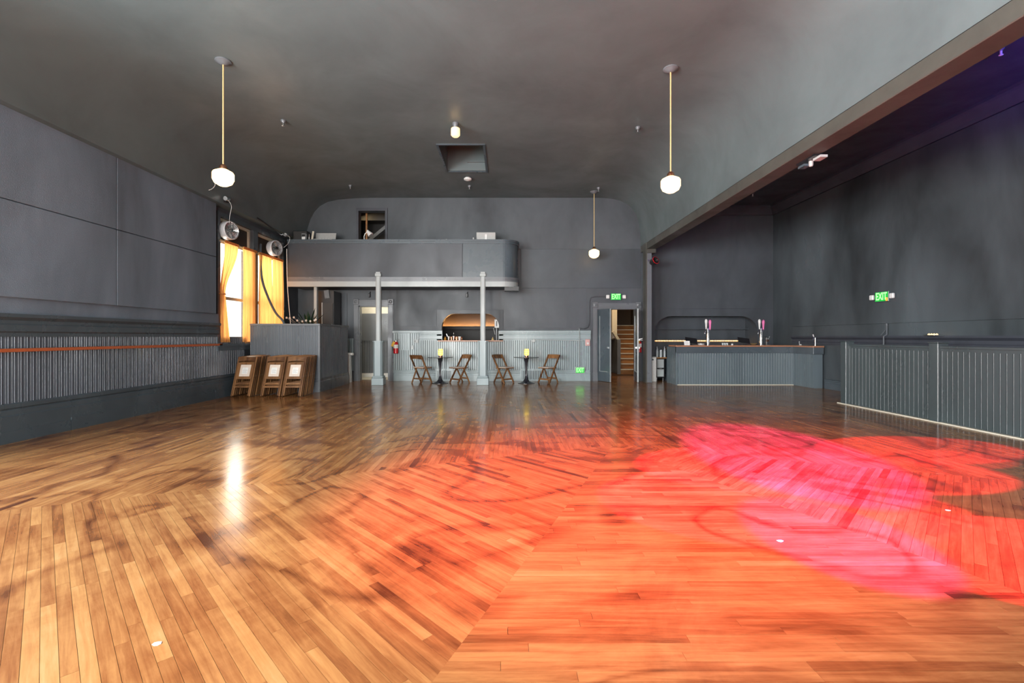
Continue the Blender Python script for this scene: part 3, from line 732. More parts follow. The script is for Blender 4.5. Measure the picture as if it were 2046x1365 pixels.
def column(px, label):
    xc, yc = X(px, 12.98), 12.98
    t = thing('column', label, 'column', (xc, yc, 0), group='balcony columns')
    pl = MB().cbox(xc - .165, xc + .165, yc - .165, yc + .13, 0, .20, .008); pl.cbox(xc - .15, xc + .15, yc - .15, yc + .125, .2, .255, .015).build('plinth', M['wains'], t)
    oc = lambda r, k=.42: [(xc + r * a, yc - .02 + r * b) for a, b in ((-1, -k), (-k, -1), (k, -1), (1, -k), (1, k), (k, 1), (-k, 1), (-1, k))]
    MB().pz_(oc(.125, .62), .255, 1.22).build('pedestal', M['wains'], t)
    MB().pz_(oc(.15, .62), 1.205, 1.235).build('pedestal_cap', M['wains'], t)
    MB().pz_(oc(.072, .6), 1.235, zb(553)).build('shaft', M['trim'], t)
    ca = MB().cbox(xc - .085, xc + .085, yc - .11, yc - .015, zb(553), zb(547), .01); ca.box(xc - .06, xc + .06, yc - .1, yc - .02, zb(547), zb(544)).build('capital', M['trim'], t)
column(757, 'grey octagonal balcony column in front of the left doorway')
column(965, 'grey octagonal balcony column in front of the serving hatch, between the tables')

# things on the balcony desk
def at_desk(px, dd=.2): return X(px, DB + dd), DB + dd
x, y = at_desk(647, .28)
t = thing('lighting_console', 'pale grey lighting console with its lid raised on the balcony', 'console', (x, y, ZD))
wc = .29
MB().cbox(x - wc, x + wc, y - .12, y + .14, ZD, ZD + .06, .008).build('body', M['grey'], t)
MB().box(x - wc, x + wc, -.012, .012, 0, .24, Matrix.Translation((0, y + .13, ZD + .05)) @ Matrix.Rotation(R(-14), 4, 'X')).build('lid', M['grey'], t)
MB().box(x - wc + .04, x + wc - .04, y - .128, y - .12, ZD + .012, ZD + .05).build('front_strip', M['white'], t)
for k in range(6): MB().lathe([(.012, 0), (.010, .018)], (x - .2 + k * .08, y - .05, ZD + .06), 8).build('knob', M['black'], t)
x, y = at_desk(604, .34)
t = thing('stage_monitor', 'black stage speaker at the left end of the balcony', 'speaker', (x, y, ZD))
MB().cbox(x - .22, x + .2, y - .12, y + .12, ZD, ZD + .30, .015).build('cabinet', M['black'], t)
MB().box(x - .2, x + .18, y - .13, y - .12, ZD + .02, ZD + .28).build('grille', M['dark'], t)
x, y = at_desk(608, .1)
t = thing('power_unit', 'small silver box with a dark window before the stage speaker', 'device', (x, y, ZD))
MB().cbox(x - .06, x + .06, y - .05, y + .05, ZD, ZD + .19, .006).build('case', M['silver'], t)
MB().box(x - .045, x + .045, y - .055, y - .05, ZD + .1, ZD + .16).build('display', M['black'], t)
MB().box(x - .045, x + .045, y - .055, y - .05, ZD + .01, ZD + .09).build('front_plate', M['white'], t)
x, y = at_desk(622, .08)
tag(MB().lathe([(.02, 0), (.02, .08), (.008, .1), (.008, .16), (.012, .165), (.0, .17)], (x - .06, y, ZD), 10).lathe([(.03, 0), (.03, .004)], (x - .06, y, ZD), 10).build('microphone', M['grey'], None, 30), 'small upright grey microphone next to the silver box on the balcony', 'microphone')
tag(MB().bar((x + .02, y, ZD + .002), (x + .05, y + .02, ZD + .26), .05, .012, (0, 1, 0)).build('clipboard', M['cream']), 'cream clipboard leaning beside the console lid', 'clipboard')
x, y = at_desk(728, .15)
t = thing('desk_lamp', 'white gooseneck desk lamp on the balcony before the dark opening', 'lamp', (x, y, ZD))
MB().lathe([(.075, 0), (.075, .015), (.03, .03), (.0, .03)], (x, y, ZD), 18).build('base', M['white'], t, 30)
MB().tube([(x, y, ZD + .02), (x - .01, y, ZD + .12), (x + .02, y, ZD + .2), (x + .08, y, ZD + .25)], .012).build('neck', M['white'], t, 60)
MB().lathe([(.03, .05), (.04, .02), (.085, -.12), (.08, -.12)], (x + .11, y, ZD + .25), 16, Matrix.Rotation(R(-38), 3, 'Y')).build('shade', M['white'], t, 40)
x, y = at_desk(971, .25)
t = thing('desktop_monitor', 'silver desktop monitor seen from behind at the right end of the balcony', 'monitor', (x, y, ZD))
MB().cbox(x - .275, x + .275, y - .01, y + .02, ZD + .01, ZD + .265, .01).build('screen_housing', M['grey'], t)
MB().box(x - .03, x + .03, y - .035, y - .01, ZD + .02, ZD + .2).build('stand_neck', M['white'], t)
MB().cbox(x - .1, x + .1, y - .1, y + .08, ZD, ZD + .012, .003).build('stand_foot', M['silver'], t)
x, y = at_desk(946, .1)
tag(MB().cbox(x - .02, x + .02, y - .03, y + .03, ZD, ZD + .075, .006).lathe([(.012, .0), (.012, .01), (.0, .012)], (x, y, ZD + .074), 8).build('power_adapter', M['grey']), 'small grey adapter standing left of the silver monitor', 'adapter')
x, y = at_desk(892, .1)
tag(MB().lathe([(.045, 0), (.045, .012), (.03, .03), (.0, .036)], (x, y, ZD), 14).build('computer_mouse', M['white'], None, 40), 'small white mouse lying on the balcony rail', 'mouse')
tag(MB().tube([(X(925, 13) + .1 * math.sin(k), DB + .1 + .03 * math.cos(k * 2), ZD + .006) for k in range(6)], .006, 6).build('cable', M['grey'], None, 40), 'short grey cable coiled on the balcony rail near the monitor', 'cable')

# ------------------------------------------------------------------ booth under the balcony
XBR, YF, YR, ZB = -4.53, 11.25, 13.30, 1.67
bo = thing('booth', 'dark beadboard booth in the corner under the balcony', 'booth', ((XL + XBR) / 2, YF, 0))
nb = 20; pb = (XBR - .02 - (XL + .11)) / nb
bwm = board_mesh('front_board', pb, 1.30, M['booth']); 
for i in range(nb):
    o = link('front_board', bwm, bo); o.matrix_parent_inverse = INV[bo.name]; o.location = (XL + .11 + i * pb, YF + .012, .33)
ns = 25; ps = (YR - YF - .04) / ns
bsm = board_mesh('side_board', ps, 1.30, M['booth'])
for i in range(ns):
    o = link('side_board', bsm, bo); o.matrix_parent_inverse = INV[bo.name]; o.location = (XBR - .012, YF + .03 + i * ps, .33); o.rotation_euler = (0, 0, math.pi / 2)
MB().box(XL + .11, XBR - .012, YF + .012, YF + .07, 0, ZB - .05).box(XBR - .07, XBR - .012, YF + .07, YR, 0, ZB - .05).build('frame', M['booth'], bo)
MB().cbox(XL + .11, XBR + .02, YF - .02, YF + .14, ZB - .05, ZB, .006).cbox(XBR - .14, XBR + .02, YF + .14, YR + .02, ZB - .05, ZB, .006).build('cap', M['gtrim'], bo)
bprof = [(0, 0), (.03, 0), (.03, .25), (.015, .265), (.02, .32), (0, .335)]
MB().prism(bprof, lambda a, b: (XBR - .012 + a, YF - .01, b), lambda a, b: (XBR - .012 + a, YR + .03, b)).build('side_baseboard', M['booth'], bo)
MB().prism(bprof, lambda a, b: (XL + .11, YF + .012 - a, b), lambda a, b: (XBR, YF + .012 - a, b)).build('front_baseboard', M['booth'], bo)
MB().cbox(XBR - .025, XBR + .022, YF - .02, YF + .03, 0, ZB - .05, .004).build('corner_post', M['gtrim'], bo)
MB().box(XL + .11, XBR - .07, 11.4, 13.2, 1.38, 1.42).build('inner_counter', M['dark'], bo)
# post, closet and greenery in and above the booth
tag(MB().cbox(X(628, 13.1), X(634, 13.1), 13.06, 13.15, 1.425, zb(573) + .018, .006).box(X(627, 13.1), X(635, 13.1), 13.05, 13.16, 1.425, 1.46).build('support_post', M['trim']), 'slim pale post between the booth and the balcony', 'post')
xa, xb2 = X(636, 13.4), X(667, 13.4)
t = thing('closet', 'tall black closet standing inside the booth under the balcony', 'closet', ((xa + xb2) / 2, 13.6, 0))
MB().box(xa, xb2, 13.40, 13.95, 0, 2.68).build('carcass', M['black'], t)
dr = MB().box(xa + .12, xb2 - .02, 13.375, 13.40, .05, 2.32).build('closet_door', M['dark'], t)
MB().box(xb2 - .05, xb2 - .03, 13.35, 13.375, 1.55, 1.72).build('handle', M['silver'], dr)
MB().box(xa + .11, xa + .135, 13.36, 13.38, 1.5, 2.34).build('edge_strip', M['trim'], t)
tag(MB().box(-.07, .07, -.002, .002, -.12, .12, Matrix.Translation((X(653, 13.37), 13.365, Z(588, 13.37))) @ Matrix.Rotation(R(-8), 4, 'Y')).build('posted_note', M['gtrim']), 'grey sheet of paper posted high on the black closet', 'paper')
pt = thing('foliage_plant', 'dark leafy plant with pale blossoms standing in the booth', 'plant', (X(616, 12.6), 12.6, 1.42))
cx0, cy0, cz0 = X(616, 12.6), 12.6, 1.42
MB().lathe([(.09, 0), (.12, .16), (.125, .16), (.1, .15)], (cx0, cy0, cz0), 14).build('pot', M['dark'], pt, 30)
rl = random.Random(3)
for k in range(46):
    a = rl.uniform(0, 6.28); el = rl.uniform(.1, 1.35); L = rl.uniform(.25, .62)
    dirv = Vector((math.cos(a) * math.cos(el), math.sin(a) * math.cos(el) * .6, math.sin(el)))
    p0 = Vector((cx0, cy0, cz0 + .15)); p1 = p0 + dirv * L
    side = dirv.cross(Vector((0, 0, 1))).normalized() * .035
    mid = p0.lerp(p1, .72)
    lm = MB().add([p0 + dirv * L * .35, mid + side, p1, mid - side, mid + Vector((0, 0, .012))], [(0, 1, 4), (1, 2, 4), (2, 3, 4), (3, 0, 4)])
    lm.tube([p0, p0 + dirv * L * .4], .004, 5)
    lm.build('leaf', M['leaf'], pt)
for k in range(9):
    p = Vector((cx0 - .45 + .1 * k + rl.uniform(-.04, .04), cy0 - .25 + rl.uniform(-.05, .05), cz0 + .27 + rl.uniform(0, .22)))
    b = MB()
    for q in range(5):
        a = q * 1.257; b.bar(p, p + Vector((math.cos(a) * .03, -.012, math.sin(a) * .03)), .018, .004, (0, 1, 0))
    b.tube([p, (cx0 + (p.x - cx0) * .4, cy0, cz0 + .15)], .003, 5)
    b.build('blossom', M['pad'], pt)
x, y = X(601, 12.2), 12.2
sc = MB(); gn = 8
for i in range(gn + 1):
    for j in range(gn + 1):
        u, v = i / gn, j / gn
        sc.v.append((x - .22 + .36 * u, y - .08 + .16 * v, 1.43 + .26 * math.sin(u * 2.6) * (0.55 + .45 * math.cos(v * 5 + u * 4))))
for i in range(gn):
    for j in range(gn): sc.f.append((i * (gn + 1) + j, i * (gn + 1) + j + 1, (i + 1) * (gn + 1) + j + 1, (i + 1) * (gn + 1) + j))
o = tag(sc.build('crumpled_cloth', M['pink'], None, 60), 'crumpled bright pink cloth lying in the booth before the plant', 'cloth')
md = o.modifiers.new('thickness', 'SOLIDIFY'); md.thickness = .006
# white slim heater/bin at the far end of the booth
x = X(699, 13.62)
t = thing('folding_stand', 'white folded stand leaning at the far end of the booth', 'stand', (x, 13.65, 0))
MB().bar((x - .02, 13.62, 0), (x - .045, 13.62, .86), .09, .03, (0, 1, 0)).build('front_leg', M['white'], t)
MB().bar((x + .03, 13.68, 0), (x + .02, 13.66, .8), .03, .03, (0, 1, 0)).build('rear_leg', M['silver'], t)
MB().cbox(x - .085, x + .09, 13.58, 13.72, .80, .87, .01).build('top', M['white'], t)

# ------------------------------------------------------------------ folding chairs
def folded_chair():
    t = thing('folding_chair', 'x', 'chair', world=False)
    for s in (-1, 1):
        MB().cbox(s * .205 - .016, s * .205 + .016, -.013, .013, 0, .93, .004).build('rail', M['chair'], t)
        MB().cbox(s * .17 - .014, s * .17 + .014, -.011, .009, .015, .46, .004).build('rear_leg', M['chair'], t)
    sl = MB()
    top = [(-.19 + .38 * i / 10, .925 + .012 * math.sin(math.pi * i / 10)) for i in range(11)]
    bot = [(-.19 + .38 * i / 10, .815 + .022 * math.sin(math.pi * i / 10)) for i in range(11)]
    sl.prism(top + bot[::-1], lambda a, b: (a, -.014 + .02 * (1 - (a / .19) ** 2) * .4, b), lambda a, b: (a, -.002 + .02 * (1 - (a / .19) ** 2) * .4, b)); sl.build('back_slat', M['chair'], t)
    f = MB()
    for a, b, c, d in ((-.185, -.12, .40, .79), (.12, .185, .40, .79), (-.12, .12, .74, .79), (-.12, .12, .40, .46)): f.box(a, b, -.016, -.002, c, d)
    sf = f.build('seat_frame', M['chair'], t)
    MB().cbox(-.12, .12, -.0145, .0, .461, .739, .003).build('seat_pad', M['pad'], sf)
    MB().box(-.19, .19, -.009, .006, .20, .24).build('front_stretcher', M['chair'], t)
    MB().box(-.16, .16, -.004, .012, .27, .31).build('rear_stretcher', M['chair'], t)
    MB().tube([(-.222, 0, .47), (.222, 0, .47)], .006, 6).build('pivot_rod', M['silver'], t)
    return t
ORD = ['frontmost', 'second', 'third', 'fourth', 'fifth', 'sixth', 'seventh', 'eighth', 'ninth', 'tenth', 'rearmost']
rows = [(-5.95, 'leaning row nearest the window wall'), (-5.285, 'middle leaning row'), (-4.80, 'leaning row nearest the booth corner')]
proto = folded_chair(); first = True
nrow = 11
rc = random.Random(5)
for xr, rn in rows:
    for i in range(nrow):
        o = proto if first else copy_tree(proto); first = False
        yy = 10.36 + i * .062
        lean = 20 - i * .45
        o.location = (xr + rc.uniform(-.008, .008), yy, 0.008)
        o.rotation_euler = (R(-lean), 0, R(rc.uniform(-.15, .15)))
        lab = '%s folded wooden chair%s in the %s' % (ORD[i], '' if i in (0, nrow - 1) else ' from the front', rn)
        tag(o, lab, 'chair', 'folded chairs leaning before the booth')
    m = Matrix.Translation((xr, 10.36, .008)) @ Matrix.Rotation(R(-20), 4, 'X')
    s = MB().box(-.065, .065, -.0175, -.0155, .52, .67, m).build('notice_sheet', M['paper'])
    tag(s, 'white paper notice on the seat of the front chair, %s' % rn, 'paper')
    for k in range(4): MB().box(-.05, .05 - .02 * (k % 2), -.0185, -.0174, .545 + k * .027, .551 + k * .027, m).build('print_line', M['grey'], s)

def open_chair():
    t = thing('folding_chair', 'x', 'chair', world=False)
    for s in (-1, 1):
        MB().bar((s * .205, -.25, .80), (s * .205, .22, 0), .03, .042, (0, 1, 0)).build('rail', M['chair'], t)
        MB().bar((s * .17, -.22, 0), (s * .17, .0, .43), .026, .034, (0, 1, 0)).build('rear_leg', M['chair'], t)
    top = [(-.22 + .44 * i / 10, .815 + .008 * math.sin(math.pi * i / 10)) for i in range(11)]
    bot = [(-.22 + .44 * i / 10, .69 + .018 * math.sin(math.pi * i / 10)) for i in range(11)]
    cv = lambda a: -.045 * (1 - (a / .22) ** 2)
    MB().prism(top + bot[::-1], lambda a, b: (a, -.265 + cv(a) + (.8 - b) * .55, b), lambda a, b: (a, -.245 + cv(a) + (.8 - b) * .55, b)).build('back_slat', M['chair'], t)
    sf = MB().cbox(-.19, .19, -.15, .25, .425, .447, .006).build('seat_frame', M['chair'], t)
    MB().cbox(-.185, .185, -.14, .25, .4475, .465, .007).build('seat_pad', M['pad'], sf)
    MB().bar((-.19, .155, .11), (.19, .155, .11), .018, .045).build('front_stretcher', M['chair'], t)
    MB().bar((-.16, -.16, .13), (.16, -.16, .13), .018, .04).build('rear_stretcher', M['chair'], t)
    return t
oc = open_chair()
for k, (px, dd, F, lab) in enumerate([
        (842, 13.47, (.5, .87), 'open wooden folding chair left of the left black table'),
        (919, 13.48, (-.75, -.66), 'open wooden folding chair between the left black table and the column'),
        (1006, 13.48, (.75, -.66), 'open wooden folding chair between the column and the right black table'),
        (1096, 13.48, (-.7, -.7), 'open wooden folding chair right of the right black table')]):
    o = oc if k == 0 else copy_tree(oc)
    o.location = (X(px, dd), dd, 0.006); o.rotation_euler = (0, 0, math.atan2(-F[0], F[1]))
    tag(o, lab, 'chair', 'open chairs at the two tables')

# ------------------------------------------------------------------ pedestal tables and lamps
def tulip(px, d, side):
    x = X(px, d)
    t = thing('pedestal_table', 'small round black pedestal table %s' % side, 'table', (x, d, 0), group='black pedestal tables')
    MB().lathe([(.355, .745), (.375, .752), (.375, .76), (.0, .76)], (x, d, 0), 36).lathe([(.0, .73), (.36, .745), (.36, .75), (0, .75)], (x, d, 0), 36).build('table_top', M['tulip'], t, 30)
    MB().lathe([(.245, 0), (.245, .008), (.18, .025), (.10, .055), (.055, .12), (.036, .25), (.032, .4), (.045, .6), (.07, .70), (.09, .735)], (x, d, 0), 28).build('pedestal', M['tulip'], t, 50)
    l = thing('table_lamp', 'glowing yellow glass lamp on the %s' % ('left black table' if px < 950 else 'right black table'), 'lamp', (x, d, .76), group='yellow table lamps')
    MB().lathe([(.045, 0), (.05, .01), (.045, .05), (.0, .05)], (x + .01, d, .76), 16).build('base', M['copperm'], l, 30)
    MB().lathe([(.05, .05), (.068, .07), (.068, .19), (.055, .21), (.06, .235), (.0, .235)], (x + .01, d, .76), 18).build('shade', M['votive'], l, 40)
    for zz in (.075, .13, .185): MB().lathe([(.069, zz), (.071, zz + .004), (.069, zz + .008)], (x + .01, d, .76), 18).build('ring', M['copperm'], l)
tulip(879.5, 13.4, 'below the serving hatch, left of the middle column')
tulip(1051.5, 13.4, 'between the two right-hand chairs')

# ------------------------------------------------------------------ curtains, fans and cables on the window wall
XC = -6.262
rod = thing('curtain_rod', 'long thin curtain rod across both windows', 'rod', (XC, 11.6, 3.47))
MB().tube([(XC, 10.12, 3.47), (XC, 13.06, 3.47)], .009, 8).build('rod', M['rope'], rod, 60)
for yy in (10.15, 11.65, 13.03): MB().box(XL + .036, XC, yy - .01, yy + .01, 3.45, 3.46).build('bracket', M['silver'], rod)
def curtain(y0, y1, label, mat, tie=None, nf=9, bottom=1.225, seed=0):
    rr = random.Random(seed); nu, nv = nf * 8, 30
    ph = rr.uniform(0, 6)
    vs = []
    for j in range(nv + 1):
        t = j / nv; z = 3.50 + (bottom - 3.50) * t
        if tie:                       # gathered to one side at the tie height, then falling free
            zt, yt, wt = tie
            f = max(0.0, min(1.0, (3.45 - z) / (3.45 - zt))); f = f * f * (3 - 2 * f)
            a = y0 + (yt - wt / 2 - y0) * f; b = y1 + (yt + wt / 2 - y1) * f
            if z < zt: k = (zt - z) / (zt - bottom); b += .20 * k; a -= .02 * k
        else: a, b, f = y0, y1, 0.0
        for i in range(nu + 1):
            u = i / nu
            amp = (.01 + .014 * t) * (1 - .3 * f)
            if z > 3.45: amp = .01
            xx = XC + amp * math.sin(u * nf * 2 * math.pi + ph + .4 * math.sin(t * 3 + u * 5)) + .006 * math.sin(u * 31 + t * 4)
            vs.append((xx, a + (b - a) * u + .008 * math.sin(t * 7 + u * 11), z))
    fs = [(j * (nu + 1) + i, j * (nu + 1) + i + 1, (j + 1) * (nu + 1) + i + 1, (j + 1) * (nu + 1) + i) for j in range(nv) for i in range(nu)]
    m = MB(); m.v, m.f = vs, fs
    t = thing('curtain', label, 'curtain', (XC, (y0 + y1) / 2, bottom), group='orange window curtains')
    m.build('cloth', mat, t, 80)
    hd = MB()
    for i in range(nf * 2):
        yy = y0 + (y1 - y0) * (i + .5) / (nf * 2); hd.bar((XC + .012, yy, 3.455), (XC + .016, yy + .01, 3.51), .02, .012, (1, 0, 0))
    hd.build('gathered_heading', mat, t)
    if tie: MB().tube([(XC + .05 * math.cos(q), tie[1] + (tie[2] / 2 + .01) * math.sin(q), tie[0]) for q in [k * .7 for k in range(10)]], .012, 6).build('tie_band', mat, t, 60)
curtain(10.28, 10.82, 'orange curtain pinched aside at the left, nearest the stippled wall', M['curtain'], (2.30, 10.22, .14), 7, 1.225, 1)
curtain(11.02, 11.62, 'orange curtain hanging straight at the middle of the window wall', M['curtain'], None, 8, 1.225, 2)
curtain(11.72, 12.36, 'orange curtain third from the left, crossed by the hanging black hose', M['curtain'], None, 8, 1.225, 3)
curtain(12.40, 13.0, 'orange curtain closest to the balcony', M['curtain'], None, 8, 1.225, 4)

def fan(yc, zc, label, yaw):
    t = thing('window_fan', label, 'fan', (XL + .05, yc, zc - .2), group='round window fans')
    m = Matrix.Rotation(R(yaw), 3, 'Z') @ Matrix.Rotation(R(90), 3, 'Y'); c = Vector((XL + .06, yc, zc))
    MB().lathe([(.20, 0), (.205, .01), (.205, .15), (.19, .165), (.185, .165), (.185, .02), (.0, .02)], c, 30, m).build('drum', M['fanshell'], t, 40)
    g = MB()
    for r in (.06, .10, .14, .18):
        g.tube([c + m @ Vector((r * math.cos(a), r * math.sin(a), .165)) for a in [k * 2 * math.pi / 24 for k in range(25)]], .0035, 5)
    for k in range(12):
        a = k * math.pi / 6; g.tube([c + m @ Vector((.03 * math.cos(a), .03 * math.sin(a), .168)), c + m @ Vector((.188 * math.cos(a), .188 * math.sin(a), .165))], .0035, 5)
    g.build('guard', M['chrome'], t)
    for k in range(5):
        a = k * 2 * math.pi / 5
        p = [Vector((r * math.cos(a + s), r * math.sin(a + s), h)) for r, s, h in ((.03, 0, .08), (.17, -.28, .05), (.175, .28, .12), (.03, .3, .11))]
        MB().add([c + m @ q for q in p] + [c + m @ (q + Vector((0, 0, .006))) for q in p], [(0, 1, 2, 3), (7, 6, 5, 4), (0, 4, 5, 1), (1, 5, 6, 2), (2, 6, 7, 3), (3, 7, 4, 0)]).build('blade', M['grey'], t)
    MB().lathe([(.04, .06), (.04, .17), (.02, .178), (0, .178)], c, 14, m).build('motor_hub', M['black'] if yaw < -18 else M['silver'], t, 40)
fan(10.36, 3.73, 'silver round fan over the left window, above the pinched curtain', -16)
fan(12.42, 3.73, 'silver round fan over the right window, beside the balcony', -20)
def smooth_path(p, n=8):
    p = [Vector(q) for q in p]; out = []
    for i in range(len(p) - 1):
        a, b, c, d = p[max(i - 1, 0)], p[i], p[i + 1], p[min(i + 2, len(p) - 1)]
        for k in range(n):
            t = k / n; out.append(.5 * ((2 * b) + (c - a) * t + (2 * a - 5 * b + 4 * c - d) * t * t + (3 * b - a - 3 * c + d) * t ** 3))
    return out + [p[-1]]
def wall_spot(y, z, label, cord):
    t = thing('spotlight', label, 'spotlight', (XL + .05, y, z), group='small spotlights over the windows')
    MB().box(-6.1, -6.04, y - .03, y + .03, z - .05, z + .01).build('mount', M['black'], t)
    MB().lathe([(.045, 0), (.05, .02), (.05, .11), (.035, .14), (0, .14)], (-6.02, y - .1, z + .01), 14, Matrix.Rotation(R(-80), 3, 'X')).build('lamp_head', M['silver'], t, 40)
    MB().tube(smooth_path(cord, 5), .005, 6).build('cord', M['white'], t, 60)
wall_spot(10.02, 4.32, 'small silver spotlight with white cord above the left window', [(-6.0, 9.98, 4.32), (-5.97, 10.06, 4.2), (-6.03, 10.10, 4.0), (-6.09, 10.18, 3.86)])
wall_spot(12.72, 4.14, 'small silver spotlight with white cord by the end of the balcony', [(-6.0, 12.64, 4.15), (-5.96, 12.76, 4.1), (-5.98, 12.74, 3.95), (-6.04, 12.68, 3.84), (-6.07, 12.64, 3.80)])
hs = [(X(519, 11.9), 11.95, Z(487, 11.9)), (X(518, 11.8), 11.85, Z(520, 11.8)), (X(524, 11.8), 11.8, Z(560, 11.8)), (X(534, 11.7), 11.75, Z(595, 11.7)), (X(549, 11.6), 11.65, Z(625, 11.6)), (X(566, 11.5), 11.48, Z(644, 11.5) + .03), (X(572, 11.4), 11.5, 1.43)]
tag(MB().tube(smooth_path(hs), .028, 10).build('cable_bundle', M['dtrim'], None, 60), 'thick dark cable bundle hanging from the windows down into the booth', 'cable')
ws = [(X(573, 12.8), 12.8, Z(497, 12.8)), (X(574, 12.8), 12.8, Z(560, 12.8)), (X(576.5, 12.75), 12.75, Z(600, 12.75)), (X(579, 12.5), 12.6, 1.43)]
tag(MB().tube(smooth_path(ws), .009, 8).build('wire', M['white'], None, 60), 'thin white wire running down beside the last curtain', 'wire')
hz = [(-6.07, 11.3, 4.26), (-6.05, 11.7, 4.2), (-6.04, 12.1, 4.14), (-6.06, 12.45, 4.10), (-6.07, 12.55, 4.16)]
tag(MB().tube(smooth_path(hz), .02, 8).build('cable_run', M['black'], None, 60), 'black cable draped along the top of the windows', 'cable')

# ------------------------------------------------------------------ pendants and ceiling fittings
def pendant(px, pyc, pyg, label):
    d = (ZC - H) * K / (CY - pyc); x = X(px, d); zg = Z(pyg, d)
    zc = ZC if x > -4.1 else ZC - .007
    t = thing('pendant_lamp', label, 'pendant lamp', (x, d, zg - .15), group='globe pendant lamps')
    MB().lathe([(.115, 0), (.115, -.015), (.08, -.03), (.06, -.05), (.02, -.06), (0, -.06)], (x, d, zc), 22).build('canopy', M['gtrim'], t, 40)
    MB().tube([(x, d, zc - .05), (x, d, zg + .19)], .011, 8).build('cord', M['rope'], t, 60)
    MB().lathe([(.03, .2), (.055, .17), (.06, .125), (0, .125)], (x, d, zg), 16).build('fitter', M['copperm'], t, 40)
    MB().lathe([(.06, .125), (.135, .085), (.15, .06), (.15, -.03), (.125, -.085), (.06, -.125), (.0, -.135)], (x, d, zg), 24).build('globe', M['globe'], t, 35)
pendant(446, 121, 355, 'lit opal globe pendant near the left wall')
pendant(1340, 137, 369, 'lit opal globe pendant near the beam')
pendant(1187, 383, 507, 'lit opal globe pendant at the far wall, smallest in view')
tag(MB().tube(smooth_path([(-6.03, 9.55, 4.62), (-6.02, 9.57, 4.5), (-6.06, 9.52, 4.40), (-6.13, 9.45, 4.345)]), .007, 6).build('loose_wire', M['white'], None, 60), 'thin white loose wire at the top corner of the stippled wall', 'wire')
d = (ZC - H) * K / (CY - 246); x = X(910, d)
t = thing('ceiling_lamp', 'small warm jar-shaped ceiling lamp in front of the roof hatch', 'ceiling lamp', (x, d, ZC - .35))
MB().lathe([(.06, 0), (.06, -.03), (.04, -.09), (0, -.09)], (x, d, ZC), 18).build('holder', M['gtrim'], t, 40)
MB().lathe([(.04, -.09), (.085, -.11), (.09, -.15), (.09, -.24), (.06, -.27), (.0, -.275)], (x, d, ZC), 20).build('glass_jar', M['globed'], t, 40)
d = (ZC - H) * K / (CY - 355); x = X(934.5, d)
t = thing('smoke_detector', 'round white smoke detector behind the roof hatch', 'smoke detector', (x, d, ZC - .1))
MB().lathe([(.07, 0), (.075, -.03), (0, -.03)], (x, d, ZC), 20).build('base', M['grey'], t, 40)
MB().lathe([(.105, -.03), (.10, -.06), (.04, -.085), (0, -.09)], (x, d, ZC), 20).build('cover', M['white'], t, 40)
spr = [(566, 240, 'ceiling sprinkler nearest the left globe pendant'), (1274.5, 254, 'ceiling sprinkler left of the globe pendant by the beam'), (938, 371, 'ceiling sprinkler right behind the smoke detector'), (700, 370, 'ceiling sprinkler above the balcony, left of the hatch'), (1196, 375, 'ceiling sprinkler beside the farthest globe pendant')]
for px, py, lab in spr:
    d = (ZC - H) * K / (CY - py); x = X(px, d); zc = ZC if x > -4.1 else ZC - .005
    t = thing('sprinkler', lab, 'sprinkler', (x, d, zc - .14), group='ceiling sprinklers')
    MB().lathe([(.05, 0), (.05, -.01), (.035, -.05), (.0, -.05)], (x, d, zc), 14).build('escutcheon', M['gtrim'], t, 40)
    MB().lathe([(.016, -.05), (.016, -.1), (.03, -.105), (.03, -.11), (0, -.12)], (x, d, zc), 12).build('head', M['silver'], t, 40)

# ------------------------------------------------------------------ things on the back wall
def exit_sign(name, c, rot, w, hgt, label, heads=True):
    t = thing(name, label, 'exit sign', c, world=False)
    t.rotation_euler = (0, 0, rot)
    MB().cbox(-w / 2 - .015, w / 2 + .015, -.05, 0, -hgt / 2 - .015, hgt / 2 + .015, .006).build('housing', M['dtrim'] if heads else M['grey'], t)
    MB().box(-w / 2, w / 2, -.055, -.05, -hgt / 2, hgt / 2).build('lit_face', M['green'], t)
    me = text_mesh('EXIT', hgt * 1.0, .002, M['greenl'])
    o = link('lettering', me, t); o.rotation_euler = (math.pi / 2, 0, 0); o.location = (0, -.058, 0)
    bb = max(v.co.x for v in me.vertices) - min(v.co.x for v in me.vertices); o.scale = (w * .86 / bb, 1.12, 1)
    if heads:
        for s in (-1, 1):
            hd = MB().cbox(s * (w / 2 + .10) - .05, s * (w / 2 + .10) + .05, -.075, -.02, -.055, .055, .012).build('lamp_head', M['white'], t)
            MB().box(s * (w / 2 + .035) - .03, s * (w / 2 + .035) + .03, -.03, -.012, -.015, .015).build('arm', M['dtrim'], hd)
    return t
exit_sign('exit_sign', (X(1230, YB - .02), YB - .02, Z(593.5, YB)), 0, .30, .19, 'lit green exit sign with two lamp heads above the double door')
exit_sign('exit_sign', (X(1158.5, YB - .05), YB - .04, Z(739.5, YB)), 0, .26, .165, 'lit green exit sign low on the baseboard left of the double door', False)
ys = 8.3 * K / (1764 - CX)
e3 = exit_sign('exit_sign', (XR - .03, ys, Z(593, ys)), -math.pi / 2, .34, .20, 'lit green exit sign with lamp heads on the right wall')
MB().cbox(.13, .17, -.07, -.055, -.10, -.03, .004).build('indicator', emit('amber_indicator', (1, .2, .03), 2), e3)
ye = YB - .08
